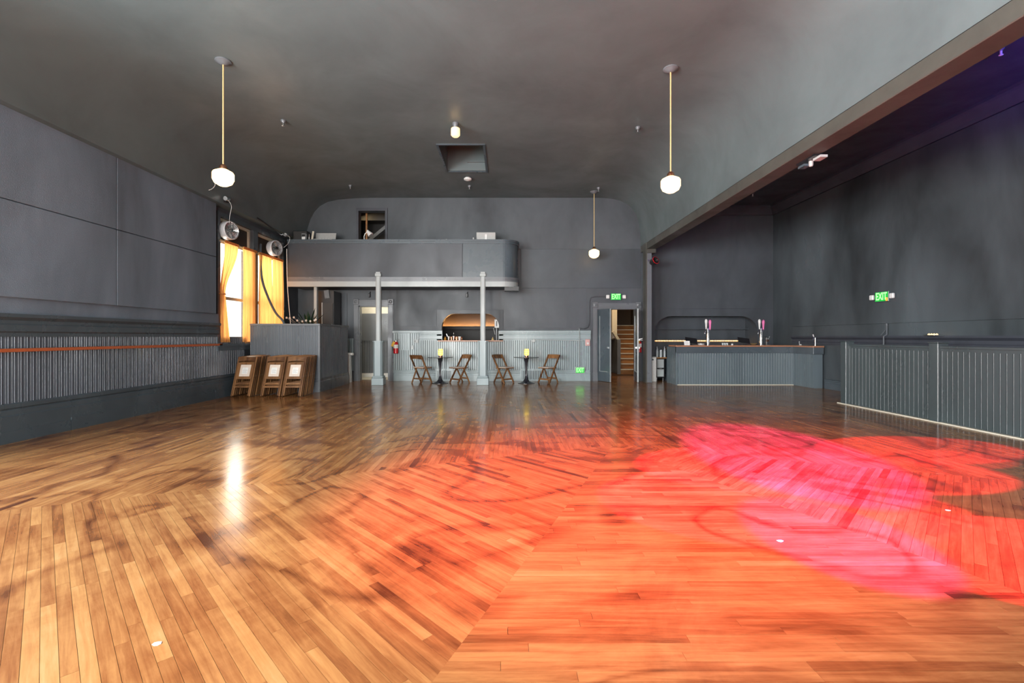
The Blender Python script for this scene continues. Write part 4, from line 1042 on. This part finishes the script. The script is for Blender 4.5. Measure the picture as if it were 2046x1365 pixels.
def extinguisher(px, pyc, d, label):
    x, z0 = X(px, d), Z(pyc, d) - .22
    t = thing('fire_extinguisher', label, 'fire extinguisher', (x, d, z0), group='wall-hung fire extinguishers')
    MB().lathe([(.06, 0), (.072, .01), (.072, .29), (.055, .34), (.025, .36), (0, .36)], (x, d, z0), 20).build('cylinder', M['red'], t, 40)
    MB().lathe([(.0735, .16), (.0735, .27)], (x, d, z0), 20).build('label_band', M['paper'], t)
    v = MB().lathe([(.022, .36), (.022, .40), (0, .40)], (x, d, z0), 12).build('valve', M['silver'], t)
    MB().bar((x - .02, d, z0 + .40), (x + .10, d - .02, z0 + .43), .02, .012).bar((x - .02, d, z0 + .39), (x + .10, d - .02, z0 + .375), .02, .01).build('handle', M['silver'], v)
    MB().tube(smooth_path([(x - .02, d, z0 + .38), (x - .09, d - .01, z0 + .34), (x - .10, d - .01, z0 + .2), (x - .085, d - .01, z0 + .08)]), .012, 8).build('hose', M['black'], t, 60)
    MB().bar((x - .10, d - .085, z0 + .22), (x - .03, d - .085, z0 + .36), .07, .006, (0, 1, 0)).build('inspection_tag', M['yellow'], t)
    MB().box(x - .02, x + .02, d + .07, d + .079, z0 + .1, z0 + .4).build('wall_bracket', M['silver'], t)
extinguisher(791, 692, 13.985, 'red fire extinguisher hung right of the left doorway')
extinguisher(1277, 690, 13.95, 'red fire extinguisher hung between the double door and the post')
x0, x1, z0, z1 = X(799, YB), X(820, YB), Z(700, YB), 1.45
t = thing('access_panel', 'square beadboard access panel beside the left fire extinguisher', 'panel', ((x0 + x1) / 2, YB - .02, z0))
f = MB()
for p in ((x0, x0 + .03, z0, z1), (x1 - .03, x1, z0, z1), (x0 + .03, x1 - .03, z1 - .03, z1), (x0 + .03, x1 - .03, z0, z0 + .03)): f.box(p[0], p[1], YB - .055, YB - .02, p[2], p[3])
f.build('frame', M['wains'], t)
for i in range(4):
    w4 = (x1 - x0 - .06) / 4; MB().box(x0 + .03 + i * w4 + .003, x0 + .03 + (i + 1) * w4 - .003, YB - .042, YB - .02, z0 + .03, z1 - .03).build('board', M['wains'], t)
t = thing('switch_plate', 'pale double switch plate right of the access panel', 'switch', (X(831, YB), YB - .02, Z(682, YB)))
MB().cbox(X(827, YB), X(836, YB), YB - .04, YB - .022, Z(685, YB), Z(678.5, YB), .004).build('plate', M['trim'], t)
MB().box(X(828.5, YB), X(830.5, YB), YB - .046, YB - .04, Z(684, YB), Z(680, YB)).build('switch', M['black'], t)
tag(MB().cbox(X(822, YB), X(827, YB), YB - .05, YB - .022, Z(698, YB), Z(690, YB), .005).box(X(824, YB), X(825, YB), YB - .055, YB - .05, Z(696, YB), Z(692, YB)).build('junction_box', M['trim']), 'small pale junction box below the switch plate', 'junction box')
tag(MB().lathe([(.055, 0), (.055, .03), (.045, .04), (0, .04)], (X(1066, YB), YB - .022, Z(681, YB)), 18, Matrix.Rotation(R(90), 3, 'X')).build('outlet_box', M['trim'], None, 40), 'round pale outlet box above the right table', 'outlet')
cz = Z(679, YB)
tag(MB().tube([(X(1070, YB), YB - .062, cz), (X(1166, YB), YB - .062, cz - .03)], .01, 8).tube([(X(1156.5, YB), YB - .085, Z(657, YB)), (X(1156.5, YB), YB - .085, Z(731, YB))], .012, 8).build('conduit', M['trim'], None, 60), 'thin painted conduit on the wainscot left of the double door', 'conduit')
cp = [(X(1158, YB), YB - .085, Z(655.5, YB)), (X(1165, YB), YB - .07, Z(657.5, YB)), (X(1174, YB), YB - .06, Z(654, YB)), (X(1177, YB), YB - .05, Z(645, YB)), (X(1177, YB), YB - .05, Z(602, YB)), (X(1180, YB), YB - .05, Z(595, YB)), (X(1187, YB), YB - .05, Z(593, YB)), (X(1209, YB), YB - .05, Z(593, YB))]
tag(MB().tube(cp, .012, 8).build('sign_conduit', M['wall'], None, 60), 'dark conduit bending up and over to the door exit sign', 'conduit')
t = thing('fire_alarm', 'small white and red fire alarm box left of the double door', 'alarm', (X(1173, YB), YB - .03, Z(684, YB)))
MB().cbox(X(1169, YB), X(1178, YB), YB - .07, YB - .022, Z(691, YB), Z(678, YB), .008).build('housing', plain('pale_red_plastic', (.62, .36, .34), .4), t)
MB().lathe([(.035, 0), (.03, .02), (0, .022)], (X(1173.5, YB), YB - .07, Z(686, YB)), 14, Matrix.Rotation(R(90), 3, 'X')).build('strobe', M['white'], t, 40)
for px, py, lab in ((739, 590, 'small black wall speaker above the left doorway'), (933, 590, 'small black hook bracket above the serving hatch')):
    x, z = X(px, YB), Z(py, YB)
    t = thing('wall_bracket', lab, 'bracket', (x, YB - .05, z), group='small fittings under the balcony')
    MB().cbox(x - .03, x + .03, YB - .10, YB - .018, z - .07, z + .05, .01).build('body', M['black'], t)
    MB().bar((x, YB - .06, z + .04), (x + .03, YB - .03, z + .1), .015, .015).build('arm', M['black'], t)
# things on the serving ledge
zl = 1.243
def ledge(px, y=14.05): return X(px, y), y
def lathed(name, lab, cat, px, prof, mat, y=14.05, z=zl, extra=None, group=None):
    x, y = ledge(px, y); m = MB().lathe(prof, (x, y, z), 16)
    if extra: extra(m, x, y, z)
    return tag(m.build(name, mat, None, 40), lab, cat, group)
g = 'bar tools on the serving ledge'
lathed('amber_bottle', 'squat amber bottle at the left end of the serving ledge', 'bottle', 889.5, [(.035, 0), (.04, .01), (.04, .06), (.015, .085), (.015, .11), (0, .11)], M['amber'], group=g)
lathed('steel_cup', 'steel cup with a pale muddler leaning in it on the ledge', 'cup', 896.5, [(.026, 0), (.04, .12), (.042, .12), (.03, .01), (0, .01)], M['silver'], 14.06, extra=lambda m, x, y, z: m.tube([(x, y, z + .02), (x - .07, y, z + .2)], .014, 8), group=g)
lathed('copper_mug', 'copper mug next to the steel cup on the ledge', 'mug', 902, [(.036, 0), (.042, .11), (.044, .11), (.034, .01), (0, .01)], M['copperm'], 14.1, group=g)
lathed('cocktail_shaker', 'steel cocktail shaker with a knobbed lid on the ledge', 'shaker', 906.5, [(.03, 0), (.045, .11), (.045, .13), (.02, .16), (.014, .19), (.02, .2), (.02, .215), (0, .22)], M['chrome'], 14.04, group=g)
lathed('copper_mug', 'copper mug right of the cocktail shaker on the ledge', 'mug', 912.5, [(.038, 0), (.042, .11), (.044, .11), (.034, .01), (0, .01)], M['copperm'], 14.05, group=g)
lathed('steel_tumbler', 'white steel tumbler beside the right copper mug', 'tumbler', 918.3, [(.032, 0), (.042, .115), (.044, .115), (.03, .01), (0, .01)], M['white'], 14.05, group=g)
lathed('copper_jigger', 'small copper jigger at the right of the bar tools', 'jigger', 922.8, [(.03, 0), (.012, .045), (.012, .055), (.028, .1), (.03, .1), (.01, .06), (0, .06)], M['copperm'], 14.05, group=g)
lathed('service_bell', 'small brass bell at the right side of the serving ledge', 'bell', 984.5, [(.045, 0), (.045, .01), (.03, .05), (.008, .07), (.02, .09), (0, .1)], M['rope'], 14.05, group=g)
t = thing('wall_phone', 'white wall phone inside the serving hatch at the right', 'phone', (X(992, 14.5), 14.5, 1.6))
MB().cbox(X(988, 14.5), X(997.5, 14.5), 14.46, 14.54, 1.63, 1.90, .01).build('housing', M['white'], t)
MB().box(X(991, 14.46), X(993.5, 14.46), 14.45, 14.46, 1.68, 1.84).build('handset', M['black'], t)
MB().tube(smooth_path([(X(986, 14.5), 14.5, 1.63), (X(988, 14.5), 14.48, 1.5), (X(989, 14.5), 14.5, 1.42)]), .008, 6).build('cord', M['white'], t, 60)
MB().box(X(991, 14.5), X(993, 14.5), 14.52, 14.56, 1.243, 1.64).build('mounting_post', M['gtrim'], t)

# ------------------------------------------------------------------ bar
yb0, ZT = 12.9, 1.11
xa, xb_ = X(1352, yb0), 8.08
bar = thing('bar_counter', 'long slate beadboard bar with a copper-coloured counter top', 'bar', ((xa + xb_) / 2, yb0, 0))
bs = MB(); nbd = 46; pw = (xb_ - xa) / nbd
pp = board_profile(pw, .018, False, .012, 5)
for i in range(nbd): bs.prism(pp, lambda a, b: (xa + i * pw + a, yb0 - b, .02), lambda a, b: (xa + i * pw + a, yb0 - b, .92))
tag(bs.build('front_boards', M['bar'], bar, 40), kind='stuff')
pr = (12.88 - 12.06) / 9
for i in range(9):
    yy = 12.06 + i * pr; MB().box(xb_ - .016, xb_, yy + .004, yy + pr - .004, .02, .92).build('return_board', M['bar'], bar)
MB().box(xa, xb_, yb0, yb0 + .05, 0, ZT - .05).box(xa - .02, xa + .04, yb0, yb0 + .72, 0, ZT - .05).box(xb_, XR - .04, 12.06, yb0 + .05, 0, ZT - .05).build('body', M['bar'], bar)
MB().cbox(xa - .03, xb_ - .03, yb0 - .055, yb0 + .02, .89, ZT - .04, .006).cbox(xb_ - .05, XR - .045, 12.0, 12.06, .89, ZT - .04, .006).box(xb_ - .05, xb_, 12.06, yb0 - .055, .89, ZT - .04).build('apron', M['dtrim'], bar)
MB().cbox(xa - .05, xb_ + .0, yb0 - .075, yb0 + .5, ZT - .04, ZT, .006).cbox(xb_ - .07, XR - .045, 11.98, yb0 - .077, ZT - .04, ZT, .006).build('counter_top', M['copper'], bar)
MB().box(xa, xb_ - .02, yb0 - .03, yb0 - .019, 0, .018).build('floor_strip', M['cream'], bar)
MB().cbox(xa - .03, xa + .02, yb0 - .03, yb0 + .03, 0, ZT - .05, .004).build('corner_post', M['bar'], bar)
def tap_tower(px, label, c1, c2):
    y = yb0 + .15; x = X(px, y)
    t = thing('tap_tower', label, 'beer tap', (x, y, ZT), group='chrome beer tap towers')
    MB().lathe([(.075, 0), (.075, .01), (.048, .02), (.048, .46), (.04, .49), (.0, .50)], (x + .02, y, ZT), 20).build('column', M['chrome'], t, 40)
    for dx, dz, cm, nm in ((-.06, 0, c1, 'tap_handle'), (.05, -.02, c2, 'tap_handle')):
        f = MB().tube([(x + .02, y, ZT + .40), (x + dx, y - .07, ZT + .42)], .014, 8).tube([(x + dx, y - .07, ZT + .45), (x + dx - .05, y - .10, ZT + .38), (x + dx - .06, y - .1, ZT + .32)], .012, 8).build('faucet', M['chrome'], t, 60)
        MB().lathe([(.014, 0), (.02, .05), (.03, .17), (.038, .21), (.036, .25), (.02, .28), (.0, .29)], (x + dx, y - .07, ZT + .45 + dz), 14).build(nm, cm, f, 40)
tap_tower(1413, 'chrome beer tap tower with a white and a pink handle, left one', M['white'], M['pinkh'])
tap_tower(1519, 'chrome beer tap tower with a white and a pink handle beside the hand juicer', M['white'], M['pinkh'])
y = 12.3; x = X(1629, y)
t = thing('water_tap', 'slim chrome water tap at the right end of the bar', 'tap', (x, y, ZT))
MB().lathe([(.035, 0), (.035, .008), (.018, .014), (.018, .235), (0, .24)], (x, y, ZT), 14).build('column', M['chrome'], t, 40)
MB().tube([(x, y, ZT + .225), (x - .06, y - .02, ZT + .23), (x - .07, y - .02, ZT + .17)], .013, 8).build('spout', M['chrome'], t, 60)
MB().bar((x - .055, y - .02, ZT + .235), (x - .075, y - .02, ZT + .30), .02, .02).build('lever', M['white'], t)
def tablet(px, label, y=13.2):
    x = X(px, y)
    t = thing('register_tablet', label, 'tablet', (x, y, ZT), group='black register tablets')
    m = Matrix.Translation((x, y, ZT + .13)) @ Matrix.Rotation(R(8), 4, 'Y') @ Matrix.Rotation(R(-30), 4, 'X')
    MB().cbox(-.17, .17, -.01, .01, -.09, .09, .006, m).build('screen', M['black'], t)
    MB().box(-.17, .17, -.012, .008, -.10, -.09, m).build('bezel', M['silver'], t)
    MB().lathe([(.07, 0), (.07, .01), (.02, .02), (.02, .09), (0, .09)], (x, y + .03, ZT), 14).build('stand', M['dark'], t, 40)
tablet(1381, 'black register tablet on the bar left of the first tap tower')
tablet(1486, 'black register tablet on the bar left of the juicer-side tap tower')
def card(px, w_, h_, label, y=13.0):
    x = X(px, y)
    t = thing('menu_card', label, 'card', (x, y, ZT), group='small menu cards on the bar')
    m = Matrix.Translation((x, y, ZT)) @ Matrix.Rotation(R(-12), 4, 'X')
    MB().box(-w_ / 2, w_ / 2, -.003, .003, 0.001, h_, m).build('sheet', M['paper'], t)
    MB().box(-w_ / 2, w_ / 2, -.004, .05, 0, .006, Matrix.Translation((x, y, ZT))).build('holder', M['clear'], t)
    for k in range(3): MB().box(-w_ * .35, w_ * (.35 - .1 * k), -.0045, -.003, h_ * (.3 + .2 * k), h_ * (.36 + .2 * k), m).build('print_line', M['grey'], t)
card(1373, .16, .125, 'pale menu card before the left register tablet')
card(1603, .16, .11, 'pale menu card near the right end of the bar', 12.98)
lathed('ashtray_bowl', 'low grey bowl between the tablet and the left tap tower', 'bowl', 1401, [(.07, 0), (.09, .02), (.09, .05), (.082, .05), (.07, .02), (0, .02)], M['grey'], 13.0, ZT)
for k, (px, lab) in enumerate(((1444, 'short clear glass at the left of three on the bar'), (1448.5, 'short clear glass in the middle of three on the bar'), (1453, 'short clear glass at the right of three on the bar'))):
    lathed('shot_glass', lab, 'glass', px, [(.022, 0), (.027, .065), (.029, .065), (.024, .005), (0, .005)], M['clear'], 13.1, ZT, group='short glasses on the bar')
lathed('candle_holder', 'tiny white candle holder on the bar between glasses and tablet', 'candle', 1463, [(.025, 0), (.03, .03), (.02, .045), (0, .045)], M['white'], 13.0, ZT)
y = 13.0; x = X(1533, y)
t = thing('hand_juicer', 'chrome hand juicer on the bar right of a tap tower', 'juicer', (x, y, ZT))
MB().cbox(x - .06, x + .06, y - .06, y + .06, ZT, ZT + .015, .004).build('base', M['silver'], t)
MB().box(x - .012, x + .012, y + .03, y + .05, ZT + .015, ZT + .22).build('upright', M['silver'], t)
MB().lathe([(.03, .1), (.05, .15), (.052, .15), (.03, .11), (0, .11)], (x, y - .01, ZT), 14).build('cup', M['chrome'], t, 40)
MB().bar((x, y + .03, ZT + .22), (x - .1, y - .04, ZT + .24), .02, .02).bar((x + .03, y, ZT + .17), (x + .06, y, ZT + .25), .02, .02).build('lever', M['chrome'], t)
lathed('straw_hat_bowl', 'wide shallow wooden bowl leaning behind the right tap tower', 'bowl', 1505, [(.03, 0), (.12, .05), (.125, .05), (.03, .008), (0, .008)], M['rope'], 13.3, ZT)

# back bar in the niche
bb_ = thing('back_bar', 'dark back counter with a warm light strip inside the arched niche', 'counter', ((NI[0] + NI[1]) / 2, 14.7, 0))
MB().box(5.25, NI[1] - .01, YA + .25, YA + .7, .02, .95).build('cabinet', M['dtrim'], bb_)
MB().cbox(5.22, NI[1] - .01, YA + .22, YA + .7, .95, .985, .005).build('top', M['copper'], bb_)
MB().box(NI[0] + .01, NI[1] - .1, YA + .62, YA + .715, 1.21, 1.25).build('light_shelf', M['dtrim'], bb_)
ld = MB()
for i in range(58):
    xx = NI[0] + .05 + i * .052; ld.box(xx - .012, xx + .012, YA + .605, YA + .62, 1.20, 1.235)
tag(ld.build('led_strip', M['ledp'], bb_), 'row of small warm lights', kind='stuff')
MB().box(NI[0] + .01, NI[1] - .1, YA + .6, YA + .615, 1.185, 1.2).build('led_channel', M['copper'], bb_)
sx0, sx1, sy, sz = X(1309, 14.2), X(1347, 14.2), 14.2, Z(714, 14.2)
gs = thing('glass_shelf', 'wooden shelf of glassware left of the bar', 'shelf', ((sx0 + sx1) / 2, sy, 0))
MB().cbox(sx0, sx1, sy - .14, sy + .2, sz - .03, sz, .004).build('board', M['stair'], gs)
MB().box(sx1 - .25, sx1, sy - .08, sy + .2, 0, sz - .03).build('support_cabinet', M['dtrim'], gs)
kinds = [[(.035, 0), (.037, .02), (.037, .2), (.014, .26), (.014, .33), (0, .33)], [(.04, 0), (.042, .22), (.044, .22), (.038, .01), (0, .01)], [(.03, 0), (.03, .17), (.012, .21), (.012, .27), (0, .27)]]
names = ['tall clear bottle', 'clear highball glass', 'slim clear bottle']
pos = ['at the left end', 'second from the left', 'third from the left', 'fourth from the left', 'left of the middle', 'right of the middle', 'fourth from the right', 'third from the right', 'second from the right', 'at the right end']
for i in range(10):
    k = (i * 2 + i // 3) % 3
    x = sx0 + .04 + i * (sx1 - sx0 - .08) / 9; yy = sy - .06 + .11 * (i % 2)
    sc_ = 1.0 if i < 6 else .75
    tag(MB().lathe([(r * .85, h_ * sc_) for r, h_ in kinds[k]], (x, yy, sz), 14).build('glass_bottle' if k != 1 else 'highball_glass', M['clear'] if i % 4 != 3 else M['silver'], None, 40),
        '%s %s of the shelf left of the bar' % (names[k] if i % 4 != 3 else 'shiny ' + names[k].replace('clear', 'steel-coloured'), pos[i]), 'bottle' if k != 1 else 'glass', 'glassware on the shelf')
x0, x1 = X(1312, 14.05), X(1329, 14.05)
t = thing('glass_door_fridge', 'small black fridge with a two-part glass door beside the bar', 'fridge', ((x0 + x1) / 2, 14.2, 0))
f = MB()
for p in ((x0, x0 + .025, .1, .69), (x1 - .025, x1, .1, .69), (x0 + .025, x1 - .025, .66, .69), (x0 + .025, x1 - .025, .1, .13), (x0 + .025, x1 - .025, .36, .40)): f.box(p[0], p[1], 14.08, 14.12, p[2], p[3])
dr = f.build('door_frame', M['black'], t)
MB().box(x0 + .025, x1 - .025, 14.10, 14.105, .40, .66).box(x0 + .025, x1 - .025, 14.10, 14.105, .13, .36).build('door_glass', M['clear'], dr)
MB().box(x0 + .1, x0 + .17, 14.07, 14.08, .37, .39).build('handle', M['silver'], dr)
MB().box(x0, x1, 14.35, 14.38, .1, .69).box(x0, x0 + .02, 14.12, 14.35, .1, .69).box(x1 - .02, x1, 14.12, 14.35, .1, .69).box(x0, x1, 14.12, 14.35, .1, .13).box(x0, x1, 14.12, 14.35, .66, .69).build('case', M['dark'], t)
for k in range(4): MB().lathe([(.024, .131), (.024, .26), (.01, .3), (.01, .34), (0, .34)], (x0 + .055 + k * .055, 14.22, 0), 10).build('stored_bottle', M['grey'], t, 40)
for s in (x0 + .03, x1 - .03): MB().lathe([(.02, 0), (.02, .1), (0, .1)], (s, 14.15, 0), 10).build('castor', M['silver'], t)
x0, x1 = X(1298, 13.85), X(1311.5, 13.85)
t = thing('waste_bin', 'tall white bin standing right of the beam post', 'bin', ((x0 + x1) / 2, 13.95, 0))
MB().cbox(x0, x1, 13.85, 14.05, 0, .73, .01).build('body', M['white'], t)
MB().cbox(x0 - .004, x1 + .012, 13.845, 14.055, .73, .75, .005).build('lid', M['grey'], t)
MB().box(x0 + .07, x0 + .12, 13.846, 13.85, .64, .68).build('badge', M['dtrim'], t)

# ------------------------------------------------------------------ half-height partition of the side aisle
XPF = 6.78
pa = thing('partition', 'dark half-height board partition fencing the side aisle', 'partition', (XPF, 7.4, 0))
pbm = board_mesh('upright_board', .0865, 1.14, M['part'], False, .02)
def post_(y0, y1):
    MB().cbox(XPF, XPF + .17, y0, y1, 0, 1.25, .008).build('post', M['part'], pa)
    MB().cbox(XPF - .012, XPF + .18, y0 - .012, y1 + .012, 1.25, 1.268, .004).build('post_cap', M['part'], pa)
post_(9.17, 9.32); post_(7.22, 7.38); post_(5.2, 5.36)
def run(y0, y1):
    n = int(round((y1 - y0) / .0865)); p = (y1 - y0) / n
    for i in range(n):
        o = link('upright_board', pbm, pa); o.matrix_parent_inverse = INV[pa.name]; o.location = (XPF + .075, y1 - i * p, .02); o.rotation_euler = (0, 0, -math.pi / 2); o.scale = (p / .0865, 1, 1)
    MB().box(XPF + .074, XPF + .11, y0, y1, 0, 1.16).build('backing', M['part'], pa)
    MB().cbox(XPF + .03, XPF + .15, y0, y1, 1.165, 1.205, .006).box(XPF + .05, XPF + .074, y0, y1, 1.12, 1.165).build('cap_rail', M['part'], pa)
run(7.38, 9.17); run(5.36, 7.22); run(3.5, 5.2)
tag(MB().box(XPF - .01, XPF + .06, 3.5, 9.40, 0, .016).build('floor_trim', M['cream'], pa), 'thin pale strip at the floor')
# ------------------------------------------------------------------ right wall and aisle fittings
yc_ = 8.3 * K / (1772 - CX)
tag(MB().tube([(XR - .12, yc_, 1.12), (XR - .12, yc_, 1.36), (XR - .05, yc_, 1.40), (XR - .05, yc_, 1.64)], .013, 8).tube([(XR - .05, yc_ + .03, 1.64), (XR - .05, yc_ + .04, 1.5), (XR - .1, yc_ + .1, 1.38)], .006, 6).build('wall_conduit', M['gtrim'], None, 60), 'short grey conduit below the exit sign on the right wall', 'conduit')
yv = 8.0 * K / (1843 - CX)
t = thing('aisle_lamp', 'small lamp lying on the dark rail behind the partition', 'lamp', (8.2, yv, 1.37))
MB().cbox(8.12, 8.3, yv - .11, yv + .11, 1.371, 1.385, .003).build('base', M['silver'], t)
for k in range(4): MB().lathe([(.02, .385 - .37), (.022, .03), (0, .045)], (8.2, yv - .08 + k * .053, 1.37), 10).build('bulb', M['globed'], t, 40)
px_, dd = 1303, 13.4
x, z = X(px_, dd), Z(522, dd)
t = thing('stage_spotlight', 'black stage spotlight with red rim clamped to the post', 'spotlight', (x, dd, z))
MB().box(XB0 + .03, XB0 + .24, 13.46, 13.50, z - .03, z + .06).build('clamp', M['silver'], t)
MB().lathe([(.06, -.1), (.09, -.06), (.10, .08), (.105, .10), (.09, .10), (.06, .02), (0, .02)], (x + .03, dd - .03, z - .02), 20, Matrix.Rotation(R(70), 3, 'X') @ Matrix.Rotation(R(25), 3, 'Y')).build('can', M['black'], t, 40)
MB().lathe([(.10, .085), (.112, .09), (.112, .102), (.10, .104)], (x + .03, dd - .03, z - .02), 20, Matrix.Rotation(R(70), 3, 'X') @ Matrix.Rotation(R(25), 3, 'Y'), False).build('rim', M['red'], t, 40)
# floodlights under the beam
yF = (3.92 - H) * K / (CY - 318); 
t = thing('floodlight', 'white and black floodlight pair mounted under the beam', 'floodlight', (XB1 - .02, yF, 3.9))
MB().box(XB1 - .10, XB1 + .02, yF - .2, yF + .2, 3.895, 3.919).build('rail', M['black'], t)
MB().box(XB1 - .04, XB1 + .06, yF - .24, yF - .08, 3.86, 3.893).build('lamp_head', M['grey'], t)
MB().box(XB1 - .05, XB1 + .05, yF + .1, yF + .24, 3.86, 3.893).build('lamp_head', M['dtrim'], t)
MB().lathe([(.03, 0), (.03, -.06), (.02, -.08), (0, -.08)], (XB1 + .0, yF + .02, 3.9), 12).build('joint', M['grey'], t, 40)
yd = 8.45
t = thing('duct_box', 'dark square duct box hanging beside the beam', 'duct', (4.9, yd, 4.2))
MB().box(XB1 + .01, XB1 + .62, yd, yd + 1.3, 4.78, ZAC).build('casing', M['dtrim'], t)
MB().box(XB1 + .0 + .01, XB1 + .64, yd - .01, yd + .01, 4.76, 4.80).build('flange', M['gtrim'], t)
for px, py, lab in ((1504, 385, 'aisle sprinkler hanging at the underside of the beam'), (2000, 96, 'small white aisle ceiling sprinkler near the right edge of the picture')):
    d = (ZAC - H) * K / (CY - py); x = X(px, d)
    t = thing('sprinkler', lab, 'sprinkler', (x, d, ZAC - .12), group='aisle sprinklers')
    MB().lathe([(.04, 0), (.04, -.01), (.02, -.04), (0, -.04)], (x, d, ZAC), 12).build('escutcheon', M['gtrim'], t, 40)
    MB().lathe([(.014, -.04), (.014, -.09), (.026, -.095), (.026, -.1), (0, -.11)], (x, d, ZAC), 12).build('head', M['white'], t, 40)
# scraps of paper on the dance floor
for px, py, lab in ((1559, 1081, 'torn white paper scrap in the red light on the floor'), (1894, 1020, 'tiny white paper scrap in the red light near the dark floor'), (314, 1287, 'pale scuffed tape scrap on the near left floor')):
    d = FD(py); x = X(px, d); r_ = random.Random(px)
    pts = [(x + (.016 + .008 * r_.random()) * math.cos(a), d + (.012 + .01 * r_.random()) * math.sin(a)) for a in [k * 6.283 / 7 for k in range(7)]]
    tag(MB().pz_(pts, .0005, .002).build('paper_scrap', M['paper']), lab, 'paper scrap')
